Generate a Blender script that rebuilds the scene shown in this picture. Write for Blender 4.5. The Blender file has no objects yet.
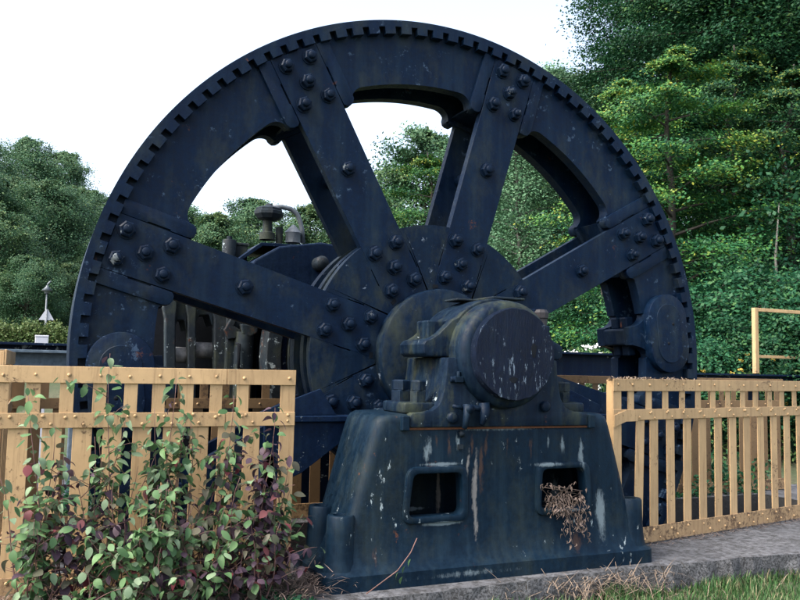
import bpy, bmesh, math, random
import numpy as np
from mathutils import Vector, Matrix
SC = bpy.context.scene
COL = SC.collection
rnd = random.Random(7)
R_ = math.radians
PI = math.pi

# ------------------------------------------------------------------ camera
CAM = Vector((-3.181, -6.354, 1.698)); YAW, PITCH, ROLL, FPX = R_(23.988), R_(4.913), R_(1.129), 800.0
FW = Vector((math.sin(YAW)*math.cos(PITCH), math.cos(YAW)*math.cos(PITCH), math.sin(PITCH)))
_rt = FW.cross(Vector((0, 0, 1))).normalized(); _up = _rt.cross(FW)
RT = _rt*math.cos(ROLL) + _up*math.sin(ROLL); UP = _up*math.cos(ROLL) - _rt*math.sin(ROLL)
cd = bpy.data.cameras.new('camera'); cam = bpy.data.objects.new('camera', cd); COL.objects.link(cam)
cam.matrix_world = Matrix(((RT.x, UP.x, -FW.x, CAM.x), (RT.y, UP.y, -FW.y, CAM.y), (RT.z, UP.z, -FW.z, CAM.z), (0, 0, 0, 1)))
cd.sensor_width = 36.0; cd.lens = 36.0*FPX/800.0; cd.clip_start = 0.05; cd.clip_end = 3000
SC.camera = cam

# ------------------------------------------------------------------ sky, sun, exposure
SUN_EL, SUN_AZ = R_(50), R_(-100)      # azimuth clockwise from +y; high on the left, veiled by thin cloud
w = bpy.data.worlds.new('World'); SC.world = w; w.use_nodes = True
nt = w.node_tree; nt.nodes.clear()
sky = nt.nodes.new('ShaderNodeTexSky'); sky.sky_type = 'NISHITA'; sky.sun_disc = False
sky.sun_elevation = SUN_EL; sky.sun_rotation = SUN_AZ; sky.air_density = 1.0; sky.dust_density = 4.0; sky.ozone_density = 1.0
hs = nt.nodes.new('ShaderNodeHueSaturation'); hs.inputs['Saturation'].default_value = 0.72
bg = nt.nodes.new('ShaderNodeBackground'); bg.inputs['Strength'].default_value = 0.15
wo = nt.nodes.new('ShaderNodeOutputWorld')
nt.links.new(sky.outputs[0], hs.inputs['Color']); nt.links.new(hs.outputs[0], bg.inputs['Color']); nt.links.new(bg.outputs[0], wo.inputs[0])
sl = bpy.data.lights.new('sun', 'SUN'); sl.energy = 1.3; sl.angle = R_(25); sl.color = (1.0, 0.96, 0.9)
sun = bpy.data.objects.new('sun', sl); COL.objects.link(sun)
sd = Vector((math.sin(SUN_AZ)*math.cos(SUN_EL), math.cos(SUN_AZ)*math.cos(SUN_EL), math.sin(SUN_EL)))
sun.rotation_euler = sd.to_track_quat('Z', 'Y').to_euler()
SC.view_settings.view_transform = 'Standard'; SC.view_settings.look = 'None'
SC.view_settings.exposure = 1.9; SC.view_settings.gamma = 1.0
SC.render.engine = 'CYCLES'
SC.cycles.max_bounces = 8; SC.cycles.transparent_max_bounces = 8

# ------------------------------------------------------------------ helpers
def px(x, y, Y):
    "point on the plane y=Y seen at photo pixel (x, y)"
    d = FW + RT*((x-400)/FPX) + UP*((300-y)/FPX)
    return CAM + d*((Y-CAM.y)/d.y)
def bearing(x, dist):
    "ground position at a distance along the pixel column"
    d = FW + RT*((x-400)/FPX); d.z = 0; d.normalize()
    return CAM.x+d.x*dist, CAM.y+d.y*dist

class MB:
    def __init__(s): s.v = []; s.f = []; s.sm = []
    def add(s, vs, fs, smooth=False):
        o = len(s.v); s.v += [tuple(v) for v in vs]
        for f in fs: s.f.append([i+o for i in f]); s.sm.append(smooth)
        return s
    def box(s, a, b):
        x0, y0, z0 = a; x1, y1, z1 = b
        vs = [(x0,y0,z0),(x1,y0,z0),(x1,y1,z0),(x0,y1,z0),(x0,y0,z1),(x1,y0,z1),(x1,y1,z1),(x0,y1,z1)]
        return s.add(vs, [(0,3,2,1),(4,5,6,7),(0,1,5,4),(1,2,6,5),(2,3,7,6),(3,0,4,7)])
    def prism(s, poly, a, b, axis='y'):
        "poly: list of 2d points; extruded from a to b along axis (y: points are x,z ; z: x,y ; x: y,z)"
        area = sum(poly[i][0]*poly[(i+1) % len(poly)][1]-poly[(i+1) % len(poly)][0]*poly[i][1] for i in range(len(poly)))
        if area < 0: poly = poly[::-1]
        n = len(poly)
        def P(p, t):
            return {'y': (p[0], t, p[1]), 'z': (p[0], p[1], t), 'x': (t, p[0], p[1])}[axis]
        vs = [P(p, a) for p in poly] + [P(p, b) for p in poly]
        fs = [tuple(range(n)), tuple(range(2*n-1, n-1, -1))]
        for i in range(n):
            j = (i+1) % n; fs.append((i, i+n, j+n, j))
        if axis in ('z', 'x'): fs = [f[::-1] for f in fs]
        return s.add(vs, fs)
    def lathe(s, prof, n=48, axis='y', c=(0,0,0), smooth=True, a0=0.0):
        "prof: (radius, height) list from one end to the other, radius 0 closes it"
        rings = []; vs = []; fs = []
        for r, h in prof:
            if r <= 1e-6: rings.append([len(vs)]); vs.append((0, 0, h)); continue
            rings.append(list(range(len(vs), len(vs)+n)))
            for i in range(n):
                a = a0+2*PI*i/n; vs.append((r*math.cos(a), r*math.sin(a), h))
        for A, B in zip(rings[:-1], rings[1:]):
            for i in range(n):
                j = (i+1) % n
                if len(A) == 1 and len(B) == 1: continue
                if len(A) == 1: fs.append((A[0], B[j], B[i]))
                elif len(B) == 1: fs.append((A[i], A[j], B[0]))
                else: fs.append((A[i], A[j], B[j], B[i]))
        if axis == 'y': vs = [(x, -h, z) if False else (x, h, -z) for x, z, h in vs]
        elif axis == 'x': vs = [(h, x, z) for x, z, h in vs]
        vs = [(x+c[0], y+c[1], z+c[2]) for x, y, z in vs]
        return s.add(vs, fs, smooth)
    def tube(s, pts, rad, n=8, smooth=True):
        pts = [Vector(p) for p in pts]; m = len(pts)
        rads = rad if isinstance(rad, (list, tuple)) else [rad]*m
        vs = []; fs = []
        t0 = (pts[1]-pts[0]).normalized(); u = t0.orthogonal().normalized()
        for k in range(m):
            t = (pts[min(k+1, m-1)]-pts[max(k-1, 0)]).normalized()
            u = (u - t*u.dot(t)).normalized(); v = t.cross(u)
            for i in range(n):
                a = 2*PI*i/n; vs.append(pts[k]+(u*math.cos(a)+v*math.sin(a))*rads[k])
        for k in range(m-1):
            for i in range(n):
                j = (i+1) % n; fs.append((k*n+i, k*n+j, (k+1)*n+j, (k+1)*n+i))
        fs.append(tuple(range(n-1, -1, -1))); fs.append(tuple((m-1)*n+i for i in range(n)))
        return s.add(vs, fs, smooth)
    def loft(s, loops, smooth=False, cap=True):
        n = len(loops[0]); vs = [p for l in loops for p in l]; fs = []
        for k in range(len(loops)-1):
            for i in range(n):
                j = (i+1) % n; fs.append((k*n+i, k*n+j, (k+1)*n+j, (k+1)*n+i))
        if cap:
            fs.append(tuple(range(n-1, -1, -1))); fs.append(tuple((len(loops)-1)*n+i for i in range(n)))
        return s.add(vs, fs, smooth)
    def ring(s, inner, outer, a, b, axis='y'):
        "closed band between two equal-length 2d loops, extruded a..b along y"
        n = len(inner)
        P = (lambda p, t: (p[0], t, p[1])) if axis == 'y' else (lambda p, t: (p[0], p[1], t))
        vs = [P(p, a) for p in inner]+[P(p, a) for p in outer]+[P(p, b) for p in inner]+[P(p, b) for p in outer]
        fs = []
        for i in range(n):
            j = (i+1) % n
            fs += [(i, n+i, n+j, j), (2*n+j, 3*n+j, 3*n+i, 2*n+i), (i, j, 2*n+j, 2*n+i), (n+j, n+i, 3*n+i, 3*n+j)]
        return s.add(vs, fs)
    def mesh(s, name, bevel=0, seg=2, ang=30, smooth_ang=None):
        me = bpy.data.meshes.new(name); me.from_pydata(s.v, [], s.f)
        me.polygons.foreach_set('use_smooth', s.sm)
        bm = bmesh.new(); bm.from_mesh(me)
        bmesh.ops.recalc_face_normals(bm, faces=bm.faces)
        if bevel:
            es = [e for e in bm.edges if len(e.link_faces) == 2 and e.calc_face_angle(0) > R_(ang)]
            bmesh.ops.bevel(bm, geom=es, offset=bevel, segments=seg, affect='EDGES', profile=0.5, clamp_overlap=True)
        if smooth_ang:
            if bevel: smooth_ang = min(smooth_ang, 24)
            for f in bm.faces: f.smooth = True
            for e in bm.edges:
                if len(e.link_faces) != 2 or e.calc_face_angle(0) > R_(smooth_ang): e.smooth = False
        bm.to_mesh(me); bm.free(); me.update()
        return me

def link(name, me, mat=None, parent=None, loc=(0,0,0), rot=(0,0,0), scale=None):
    o = bpy.data.objects.new(name, me); COL.objects.link(o)
    if mat and me is not None and not me.materials: me.materials.append(mat)
    o.location = loc; o.rotation_euler = rot
    if scale: o.scale = scale
    if parent: o.parent = parent
    return o
def empty(name, loc=(0,0,0), rz=0):
    o = bpy.data.objects.new(name, None); COL.objects.link(o); o.location = loc; o.rotation_euler = (0,0,rz); o.empty_display_size = 0.2
    return o
def tag(o, label=None, cat=None, group=None, kind=None):
    if label: o['label'] = label
    if cat: o['category'] = cat
    if group: o['group'] = group
    if kind: o['kind'] = kind
    return o
def rrect(x0, z0, x1, z1, r, n=5):
    out = []
    for cx, cz, a in ((x1-r, z1-r, 0), (x0+r, z1-r, 90), (x0+r, z0+r, 180), (x1-r, z0+r, 270)):
        for i in range(n+1):
            t = R_(a+90*i/n); out.append((cx+r*math.cos(t), cz+r*math.sin(t)))
    return out
def boolean(ob, cutters):
    for c in cutters:
        m = ob.modifiers.new('b', 'BOOLEAN'); m.operation = 'DIFFERENCE'; m.object = c; m.solver = 'EXACT'
    dg = bpy.context.evaluated_depsgraph_get(); dg.update()
    me = bpy.data.meshes.new_from_object(ob.evaluated_get(dg))
    ob.modifiers.clear(); ob.data = me
    for c in cutters: bpy.data.objects.remove(c)

# ------------------------------------------------------------------ materials
def newmat(name):
    m = bpy.data.materials.new(name); m.use_nodes = True; t = m.node_tree
    return m, t, t.nodes['Principled BSDF'], t.nodes.new, t.links.new
def ramp(new, lk, src, stops, interp='LINEAR'):
    r = new('ShaderNodeValToRGB'); r.color_ramp.interpolation = interp
    while len(r.color_ramp.elements) < len(stops): r.color_ramp.elements.new(0.5)
    for e, (p, c) in zip(r.color_ramp.elements, stops):
        e.position = p; e.color = (c, c, c, 1) if isinstance(c, (int, float)) else (*c, 1)
    lk(src, r.inputs[0]); return r
def noise(new, lk, co, scale, detail=5, rough=0.6, sc=None):
    n = new('ShaderNodeTexNoise'); n.inputs['Scale'].default_value = scale; n.inputs['Detail'].default_value = detail; n.inputs['Roughness'].default_value = rough
    if sc:
        mp = new('ShaderNodeMapping'); mp.inputs['Scale'].default_value = sc; lk(co, mp.inputs[0]); lk(mp.outputs[0], n.inputs['Vector'])
    else: lk(co, n.inputs['Vector'])
    return n
def mix(new, lk, fac, a, b, mode='MIX'):
    m = new('ShaderNodeMix'); m.data_type = 'RGBA'; m.blend_type = mode
    if isinstance(fac, (int, float)): m.inputs[0].default_value = fac
    else: lk(fac, m.inputs[0])
    for i, s in ((6, a), (7, b)):
        if isinstance(s, tuple): m.inputs[i].default_value = (*s, 1)
        else: lk(s, m.inputs[i])
    return m.outputs[2]

def iron_paint(name, base, base2, chips=0.0, chipcol=(0.30, 0.36, 0.38), rust=0.0, moss=0.0, rough=0.5, chip_scale=9, streak=0.0, grain=None, stains=(), sscale=(9, 9, 0.55), relief=0):
    m, t, bs, new, lk = newmat(name)
    tc = new('ShaderNodeTexCoord'); geo = new('ShaderNodeNewGeometry'); co = geo.outputs['Position']
    n1 = noise(new, lk, co, 2.3, 6, 0.65); n2 = noise(new, lk, co, 22, 6, 0.7)
    c = ramp(new, lk, n1.outputs[0], [(0.3, base), (0.72, base2)]).outputs[0]
    f2 = ramp(new, lk, n2.outputs[0], [(0.35, 0.72), (0.7, 1.25)]).outputs[0]
    c = mix(new, lk, 1.0, c, f2, 'MULTIPLY')
    st = noise(new, lk, co, 1.0, 5, 0.6, sscale)        # run marks down the faces
    sm = ramp(new, lk, st.outputs[0], [(0.46, 0.0), (0.72, 1.0)]).outputs[0]
    mu = new('ShaderNodeMath'); mu.operation = 'MULTIPLY'; mu.inputs[1].default_value = streak; lk(sm, mu.inputs[0])
    c = mix(new, lk, mu.outputs[0], c, (0.020, 0.040, 0.056))
    if moss:
        nm = noise(new, lk, co, 3.1, 6, 0.7, (1, 1, 0.5)); mm = ramp(new, lk, nm.outputs[0], [(0.5, 0.0), (0.7, moss)]).outputs[0]
        c = mix(new, lk, mm, c, (0.06, 0.068, 0.035))
    if rust:
        nr = noise(new, lk, co, 4.2, 8, 0.72); rm = ramp(new, lk, nr.outputs[0], [(0.66-0.12*rust, 0.0), (0.72, 1.0)]).outputs[0]
        c = mix(new, lk, rm, c, (0.10, 0.038, 0.018))
    cm = None
    if chips:
        nc = noise(new, lk, co, chip_scale, 8, 0.75, grain); na = noise(new, lk, co, 1.3, 3, 0.5)
        ma = new('ShaderNodeMath'); ma.operation = 'MULTIPLY_ADD'; ma.inputs[1].default_value = 0.35; lk(na.outputs[0], ma.inputs[0]); lk(nc.outputs[0], ma.inputs[2])
        cm = ramp(new, lk, ma.outputs[0], [(0.86-0.16*chips, 0.0), (0.885-0.16*chips, 1.0)]).outputs[0]
        nv = noise(new, lk, co, 30, 3)
        cc = mix(new, lk, nv.outputs[0], tuple(x*0.5 for x in chipcol), tuple(x*1.25 for x in chipcol))
        c = mix(new, lk, cm, c, cc)
    if stains:
        sp = new('ShaderNodeSeparateXYZ'); lk(co, sp.inputs[0])
        nd = noise(new, lk, co, 9, 5, 0.7, (1, 1, 0.35)); nk = noise(new, lk, co, 30, 10, 0.85, (1, 1, 0.35))
        xx = new('ShaderNodeMath'); xx.operation = 'MULTIPLY_ADD'; xx.inputs[1].default_value = 0.10; lk(nd.outputs[0], xx.inputs[0]); lk(sp.outputs[0], xx.inputs[2])
        def op(o, a, b=None, clamp=False):
            m_ = new('ShaderNodeMath'); m_.operation = o; m_.use_clamp = clamp
            for i, v in enumerate((a, b)):
                if v is None: continue
                if isinstance(v, (int, float)): m_.inputs[i].default_value = v
                else: lk(v, m_.inputs[i])
            return m_.outputs[0]
        for x0, hw, z0, z1, colr, amt in stains:      # runs and flaked patches at fixed places
            dx = op('ABSOLUTE', op('SUBTRACT', xx.outputs[0], x0+0.05)); gx = op('SUBTRACT', 1.0, op('DIVIDE', dx, hw), True)
            zc, zh = (z0+z1)/2, (z1-z0)/2; gz = op('SUBTRACT', 1.15, op('DIVIDE', op('ABSOLUTE', op('SUBTRACT', sp.outputs[2], zc)), zh), True)
            g = op('MULTIPLY', op('MULTIPLY', gx, gz), amt)
            k_ = ramp(new, lk, op('ADD', g, nk.outputs[0]), [(0.76, 0.0), (0.95, 0.85)]).outputs[0]
            c = mix(new, lk, k_, c, colr)
    lk(c, bs.inputs['Base Color'])
    rr = ramp(new, lk, n2.outputs[0], [(0.3, rough-0.12), (0.7, rough+0.18)]); lk(rr.outputs[0], bs.inputs['Roughness'])
    bs.inputs['Specular IOR Level'].default_value = 0.12
    b = new('ShaderNodeBump'); b.inputs['Strength'].default_value = 0.22; b.inputs['Distance'].default_value = 0.01
    nb = noise(new, lk, co, 45, 8, 0.7)
    if relief: nb = noise(new, lk, co, 3, 8, 0.8, (9, 9, 1.3)); b.inputs['Strength'].default_value = 0.9; b.inputs['Distance'].default_value = 0.03
    lk(nb.outputs[0], b.inputs['Height']); lk(b.outputs[0], bs.inputs['Normal'])
    return m
M = {}
_P, _G, _K = (0.15, 0.19, 0.21), (0.050, 0.030, 0.024), (0.19, 0.18, 0.17)
STAINS = [(-.22, .040, .30, 1.28, _K, .60), (-.29, .030, .75, 1.28, _K, .42), (-.17, .045, .70, 1.30, _G, .55), (-.12, .035, 1.0, 1.30, _G, .5), (-.26, .03, .98, 1.29, _G, .5), (-.44, .04, 1.02, 1.29, _G, .45), (-.38, .03, 1.05, 1.29, _P, .45), (-.55, .03, 1.08, 1.29, _G, .45), (.05, .03, 1.0, 1.29, _G, .4), (.42, .03, 1.05, 1.29, _P, .4), (-.62, .05, .95, 1.28, _P, .5), (.72, .05, .85, 1.28, _P, .55), (.90, .10, .30, .90, _P, .62), (.66, .10, .28, .52, _G, .55),
          (.40, .30, .96, 1.02, _P, .5), (-.50, .28, .575, .625, _P, .72), (-.50, .30, .995, 1.04, _P, .6), (.56, .26, .62, .66, _P, .6), (0, .9, 1.235, 1.295, _P, .42), (.25, .035, .95, 1.28, _G, .42), (-.3, 1.0, .21, .30, _P, .36), (-1.02, .05, .25, .6, _G, .4), (.55, .05, 1.0, 1.28, _P, .45)]
M['wheel'] = iron_paint('wheel_paint', (0.0006, 0.0060, 0.0205), (0.0013, 0.0098, 0.0290), chips=0.38, chipcol=(0.035, 0.06, 0.10), streak=0.22, moss=0.22, rust=0.06, chip_scale=12, rough=0.48)
M['bolt'] = iron_paint('bolt_paint', (0.0010, 0.0062, 0.0180), (0.0028, 0.0098, 0.0245), rust=0.1, rough=0.5, chips=0.3, chipcol=(0.12, 0.14, 0.15))
M['hub'] = iron_paint('hub_paint', (0.0008, 0.0062, 0.0190), (0.0018, 0.0100, 0.0265), chips=0.28, chipcol=(0.15, 0.19, 0.24), streak=0.16, moss=0.35)
M['pedestal'] = iron_paint('pedestal_paint', (0.0011, 0.0075, 0.0175), (0.0030, 0.0128, 0.0260), chips=0.14, streak=0.26, rust=0.05, moss=0.18, rough=0.5, chip_scale=13, grain=(1, 1, 0.45), stains=STAINS, sscale=(17, 17, 0.55))
M['housing'] = iron_paint('housing_paint', (0.0013, 0.0062, 0.0165), (0.0032, 0.0104, 0.0240), chips=0.16, streak=0.4, moss=0.7, rust=0.12, rough=0.5, sscale=(15, 15, 0.8))
M['cover'] = iron_paint('cover_paint', (0.0006, 0.0042, 0.0150), (0.0028, 0.0090, 0.027), chips=0.62, chipcol=(0.15, 0.20, 0.26), streak=0.15, rough=0.55, chip_scale=20, grain=(1.5, 1.5, 0.36), sscale=(22, 22, 1.2), relief=1)
M['engine'] = iron_paint('engine_paint', (0.008, 0.014, 0.022), (0.026, 0.030, 0.032), rust=0.35, moss=0.7, rough=0.55, streak=0.35, chips=0.35)
M['girder'] = iron_paint('girder_paint', (0.0008, 0.0067, 0.0235), (0.0024, 0.0105, 0.0319), rust=0.1, streak=0.25, chips=0.3)
M['greybeam'] = iron_paint('grey_beam_paint', (0.085, 0.12, 0.155), (0.13, 0.165, 0.20), rust=0.1, streak=0.2)
M['steel'] = iron_paint('bare_steel', (0.24, 0.24, 0.24), (0.44, 0.43, 0.42), rust=0.3, streak=0.6, rough=0.4)
M['rustline'] = iron_paint('rusty_iron', (0.075, 0.032, 0.018), (0.12, 0.055, 0.03), rust=0.6, rough=0.8)
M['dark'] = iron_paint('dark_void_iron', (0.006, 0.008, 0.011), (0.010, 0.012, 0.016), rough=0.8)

def fence_paint(name, base, wear):
    m, t, bs, new, lk = newmat(name)
    geo = new('ShaderNodeNewGeometry'); co = geo.outputs['Position']; oi = new('ShaderNodeObjectInfo')
    n1 = noise(new, lk, co, 3.0, 6, 0.65); n2 = noise(new, lk, co, 26, 7, 0.75)
    c = ramp(new, lk, n1.outputs[0], [(0.3, tuple(x*0.84 for x in base)), (0.7, tuple(x*1.1 for x in base))]).outputs[0]
    hv = new('ShaderNodeHueSaturation'); mr = new('ShaderNodeMapRange'); mr.inputs[3].default_value = 0.86; mr.inputs[4].default_value = 1.1
    lk(oi.outputs['Random'], mr.inputs[0]); lk(mr.outputs[0], hv.inputs['Value']); lk(c, hv.inputs['Color']); c = hv.outputs[0]
    st = noise(new, lk, co, 1.0, 6, 0.7, (30, 30, 2.2)); sm = ramp(new, lk, st.outputs[0], [(0.50, 0.0), (0.72, 0.7)]).outputs[0]
    c = mix(new, lk, sm, c, (0.19, 0.115, 0.06))
    na = noise(new, lk, co, 2.2, 3); ma = new('ShaderNodeMath'); ma.operation = 'MULTIPLY_ADD'; ma.inputs[1].default_value = 0.6; lk(na.outputs[0], ma.inputs[0]); lk(n2.outputs[0], ma.inputs[2])
    rm = ramp(new, lk, ma.outputs[0], [(0.98-0.16*wear, 0.0), (1.06-0.16*wear, 0.85)]).outputs[0]
    c = mix(new, lk, rm, c, (0.075, 0.042, 0.025))
    lk(c, bs.inputs['Base Color']); bs.inputs['Roughness'].default_value = 0.6; bs.inputs['Specular IOR Level'].default_value = 0.3
    b = new('ShaderNodeBump'); b.inputs['Strength'].default_value = 0.25; b.inputs['Distance'].default_value = 0.006; lk(n2.outputs[0], b.inputs['Height']); lk(b.outputs[0], bs.inputs['Normal'])
    return m
M['fence'] = fence_paint('ochre_fence_paint', (0.45, 0.297, 0.150), 0.35)
M['fence_worn'] = fence_paint('worn_ochre_paint', (0.36, 0.235, 0.12), 1.1)
M['fence_back'] = fence_paint('shaded_worn_ochre', (0.17, 0.105, 0.05), 0.8)  # same ochre with the far side's shade put into the colour, plus heavier wear

def concrete(name, a, b, dark, scale=5, pits=1.0):
    m, t, bs, new, lk = newmat(name)
    geo = new('ShaderNodeNewGeometry'); co = geo.outputs['Position']
    n1 = noise(new, lk, co, scale, 8, 0.7); n2 = noise(new, lk, co, scale*8, 8, 0.75)
    c = ramp(new, lk, n1.outputs[0], [(0.3, a), (0.7, b)]).outputs[0]
    dm = ramp(new, lk, n2.outputs[0], [(0.40, pits), (0.56, 0.0)]).outputs[0]
    c = mix(new, lk, dm, c, dark)
    lk(c, bs.inputs['Base Color']); bs.inputs['Roughness'].default_value = 0.9
    bp = new('ShaderNodeBump'); bp.inputs['Strength'].default_value = 0.6; bp.inputs['Distance'].default_value = 0.03; lk(n2.outputs[0], bp.inputs['Height']); lk(bp.outputs[0], bs.inputs['Normal'])
    return m
M['plinth'] = concrete('plinth_concrete', (0.050, 0.052, 0.058), (0.135, 0.136, 0.145), (0.018, 0.017, 0.016), 2.2, 0.9)
M['kerb'] = concrete('rough_stone', (0.04, 0.041, 0.044), (0.15, 0.15, 0.155), (0.012, 0.012, 0.012), 7, 1.0)
M['pit'] = concrete('pit_concrete', (0.018, 0.018, 0.018), (0.035, 0.034, 0.032), (0.02, 0.02, 0.02), 3, 0.6)

def ground_mat():
    m, t, bs, new, lk = newmat('grass_ground')
    geo = new('ShaderNodeNewGeometry'); co = geo.outputs['Position']
    n1 = noise(new, lk, co, 0.9, 6, 0.6); n2 = noise(new, lk, co, 14, 8, 0.75)
    c = ramp(new, lk, n1.outputs[0], [(0.35, (0.045, 0.075, 0.024)), (0.65, (0.085, 0.085, 0.04))]).outputs[0]
    f = ramp(new, lk, n2.outputs[0], [(0.3, 0.45), (0.7, 1.3)]).outputs[0]
    c = mix(new, lk, 1.0, c, f, 'MULTIPLY')
    lk(c, bs.inputs['Base Color']); bs.inputs['Roughness'].default_value = 0.95
    b = new('ShaderNodeBump'); b.inputs['Strength'].default_value = 0.8; b.inputs['Distance'].default_value = 0.08; lk(n2.outputs[0], b.inputs['Height']); lk(b.outputs[0], bs.inputs['Normal'])
    return m
M['ground'] = ground_mat()

def leaf_mat(name, stops, trans=0.2, rough=0.5, attr=True):
    m, t, bs, new, lk = newmat(name)
    oi = new('ShaderNodeObjectInfo')
    if attr:
        at = new('ShaderNodeAttribute'); at.attribute_name = 'tone'; src = at.outputs['Fac']
    else: src = oi.outputs['Random']
    c = ramp(new, lk, src, stops).outputs[0]
    hv = new('ShaderNodeHueSaturation'); mr = new('ShaderNodeMapRange'); mr.inputs[3].default_value = 0.8; mr.inputs[4].default_value = 1.2
    lk(oi.outputs['Random'], mr.inputs[0]); lk(mr.outputs[0], hv.inputs['Value']); lk(c, hv.inputs['Color'])
    lk(hv.outputs[0], bs.inputs['Base Color']); bs.inputs['Roughness'].default_value = rough; bs.inputs['Specular IOR Level'].default_value = 0.16
    tr = new('ShaderNodeBsdfTranslucent'); lk(hv.outputs[0], tr.inputs['Color'])
    mx = new('ShaderNodeMixShader'); mx.inputs[0].default_value = trans
    lk(bs.outputs[0], mx.inputs[1]); lk(tr.outputs[0], mx.inputs[2]); lk(mx.outputs[0], t.nodes['Material Output'].inputs['Surface'])
    return m
G = lambda r, g, b: (r, g, b)
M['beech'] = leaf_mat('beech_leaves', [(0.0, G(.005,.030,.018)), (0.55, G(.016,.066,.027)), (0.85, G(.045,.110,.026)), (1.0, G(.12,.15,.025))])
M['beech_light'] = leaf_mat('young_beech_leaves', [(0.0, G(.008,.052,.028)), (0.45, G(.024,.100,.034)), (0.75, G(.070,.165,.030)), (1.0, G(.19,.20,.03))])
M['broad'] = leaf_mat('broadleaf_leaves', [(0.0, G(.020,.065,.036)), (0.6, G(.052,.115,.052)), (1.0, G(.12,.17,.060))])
M['birch'] = leaf_mat('silvery_leaves', [(0.0, G(.045,.115,.062)), (0.6, G(.085,.175,.092)), (1.0, G(.14,.23,.12))])
M['shrub'] = leaf_mat('shrub_leaves', [(0.0, G(.005,.036,.020)), (0.6, G(.018,.080,.034)), (1.0, G(.065,.150,.045))])
M['hedge'] = leaf_mat('hedge_leaves', [(0.0, G(.035,.075,.022)), (0.6, G(.075,.125,.035)), (1.0, G(.14,.17,.06))])
M['weed'] = leaf_mat('weed_leaves', [(0.0, G(.045,.10,.035)), (0.6, G(.085,.155,.05)), (1.0, G(.15,.20,.07))])
M['grass'] = leaf_mat('grass_blades', [(0.0, G(.022,.06,.020)), (0.55, G(.05,.12,.035)), (0.8, G(.10,.13,.06)), (1.0, G(.22,.18,.11))])
def plain(name, col, rough=0.6, var=0.3):
    m, t, bs, new, lk = newmat(name); geo = new('ShaderNodeNewGeometry')
    n = noise(new, lk, geo.outputs['Position'], 18, 5); c = ramp(new, lk, n.outputs[0], [(0.3, tuple(x*(1-var) for x in col)), (0.7, tuple(min(1, x*(1+var)) for x in col))])
    lk(c.outputs[0], bs.inputs['Base Color']); bs.inputs['Roughness'].default_value = rough; return m
M['bark'] = plain('bark', (0.030, 0.026, 0.021), 0.9, 0.5)
M['barkpale'] = plain('pale_bark', (0.10, 0.098, 0.085), 0.9, 0.5)
M['twig'] = plain('red_brown_twig', (0.13, 0.065, 0.055), 0.7, 0.4)
M['dry'] = plain('dry_straw', (0.19, 0.14, 0.10), 0.9, 0.35)
M['drybrown'] = plain('withered_leaves', (0.125, 0.090, 0.072), 0.85, 0.5)
M['white'] = plain('white_petals', (0.75, 0.74, 0.70), 0.7, 0.08)
M['whitepaint'] = plain('white_paint', (0.45, 0.46, 0.50), 0.5, 0.05)
M['yellow'] = plain('yellow_petals', (0.30, 0.22, 0.03), 0.7, 0.2)
M['galv'] = plain('galvanised_steel', (0.09, 0.105, 0.12), 0.45, 0.15)
M['redcup'] = plain('faded_red_paint', (0.010, 0.008, 0.010), 0.6, 0.6)
LEAFM = [leaf_mat('shrub_leaf_'+n, s, 0.3, 0.45, False) for n, s in (
    ('green', [(0, G(.050,.110,.045)), (0.5, G(.090,.170,.072)), (1, G(.135,.225,.095))]),
    ('pale', [(0, G(.11,.175,.10)), (0.5, G(.155,.225,.13)), (1, G(.20,.27,.16))]),
    ('dull', [(0, G(.060,.070,.042)), (0.5, G(.085,.085,.058)), (1, G(.12,.11,.075))]),
    ('purple', [(0, G(.036,.022,.034)), (0.5, G(.062,.038,.055)), (1, G(.095,.064,.078))]),
    ('red', [(0, G(.10,.022,.030)), (0.5, G(.15,.045,.05)), (1, G(.17,.08,.075))]))]

# ------------------------------------------------------------------ terrain
H = 1.822                       # height of the wheel's axis
PX0, PX1, PY0, PY1 = -2.95, 5.3, -0.22, 1.22     # the wheel pit
def ss(a, b, x):
    t = min(1, max(0, (x-a)/(b-a))); return t*t*(3-2*t)
def gh(x, y):
    dx, dy = x-CAM.x, y-CAM.y; d = math.hypot(dx, dy); b = math.degrees(math.atan2(dx, dy))
    if y < CAM.y+2 or d < 9: return 0.0
    h = 1.2*ss(13, 28, d)
    h += 9.0*ss(17, 60, d)*ss(24, 42, b)*(1-ss(80, 100, b))
    h += 8.0*ss(34, 90, d)*(1-ss(2, 16, b))
    h += 2.5*ss(40, 90, d)
    return h
xs = sorted(set([-400, -250, -150, -100, -75, -60, -50, -42, -36, -30] + [-26+2*i for i in range(12)] + [PX0, PX1, -2.0, -1.0, 0, 1.0, 2.0, 4.0] + [6+2*i for i in range(20)] + [48, 54, 60, 70, 85, 100, 150, 250, 400]))
ys = sorted(set([-400, -200, -100, -60, -40, -25, -18, -12, -8, -6, -4.5, -3, -2, -1.2] + [PY0, PY1, 0.35, 2] + [4+2*i for i in range(24)] + [54, 60, 68, 78, 90, 110, 150, 250, 400]))
mb = MB(); idx = {}
for j, y in enumerate(ys):
    for i, x in enumerate(xs): idx[i, j] = len(mb.v); mb.v.append((x, y, gh(x, y)))
for j in range(len(ys)-1):
    for i in range(len(xs)-1):
        if PX0-.01 <= xs[i] and xs[i+1] <= PX1+.01 and PY0-.01 <= ys[j] and ys[j+1] <= PY1+.01: continue
        mb.f.append([idx[i, j], idx[i+1, j], idx[i+1, j+1], idx[i, j+1]]); mb.sm.append(True)
tag(link('ground', mb.mesh('ground'), M['ground']), kind='structure')
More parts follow.
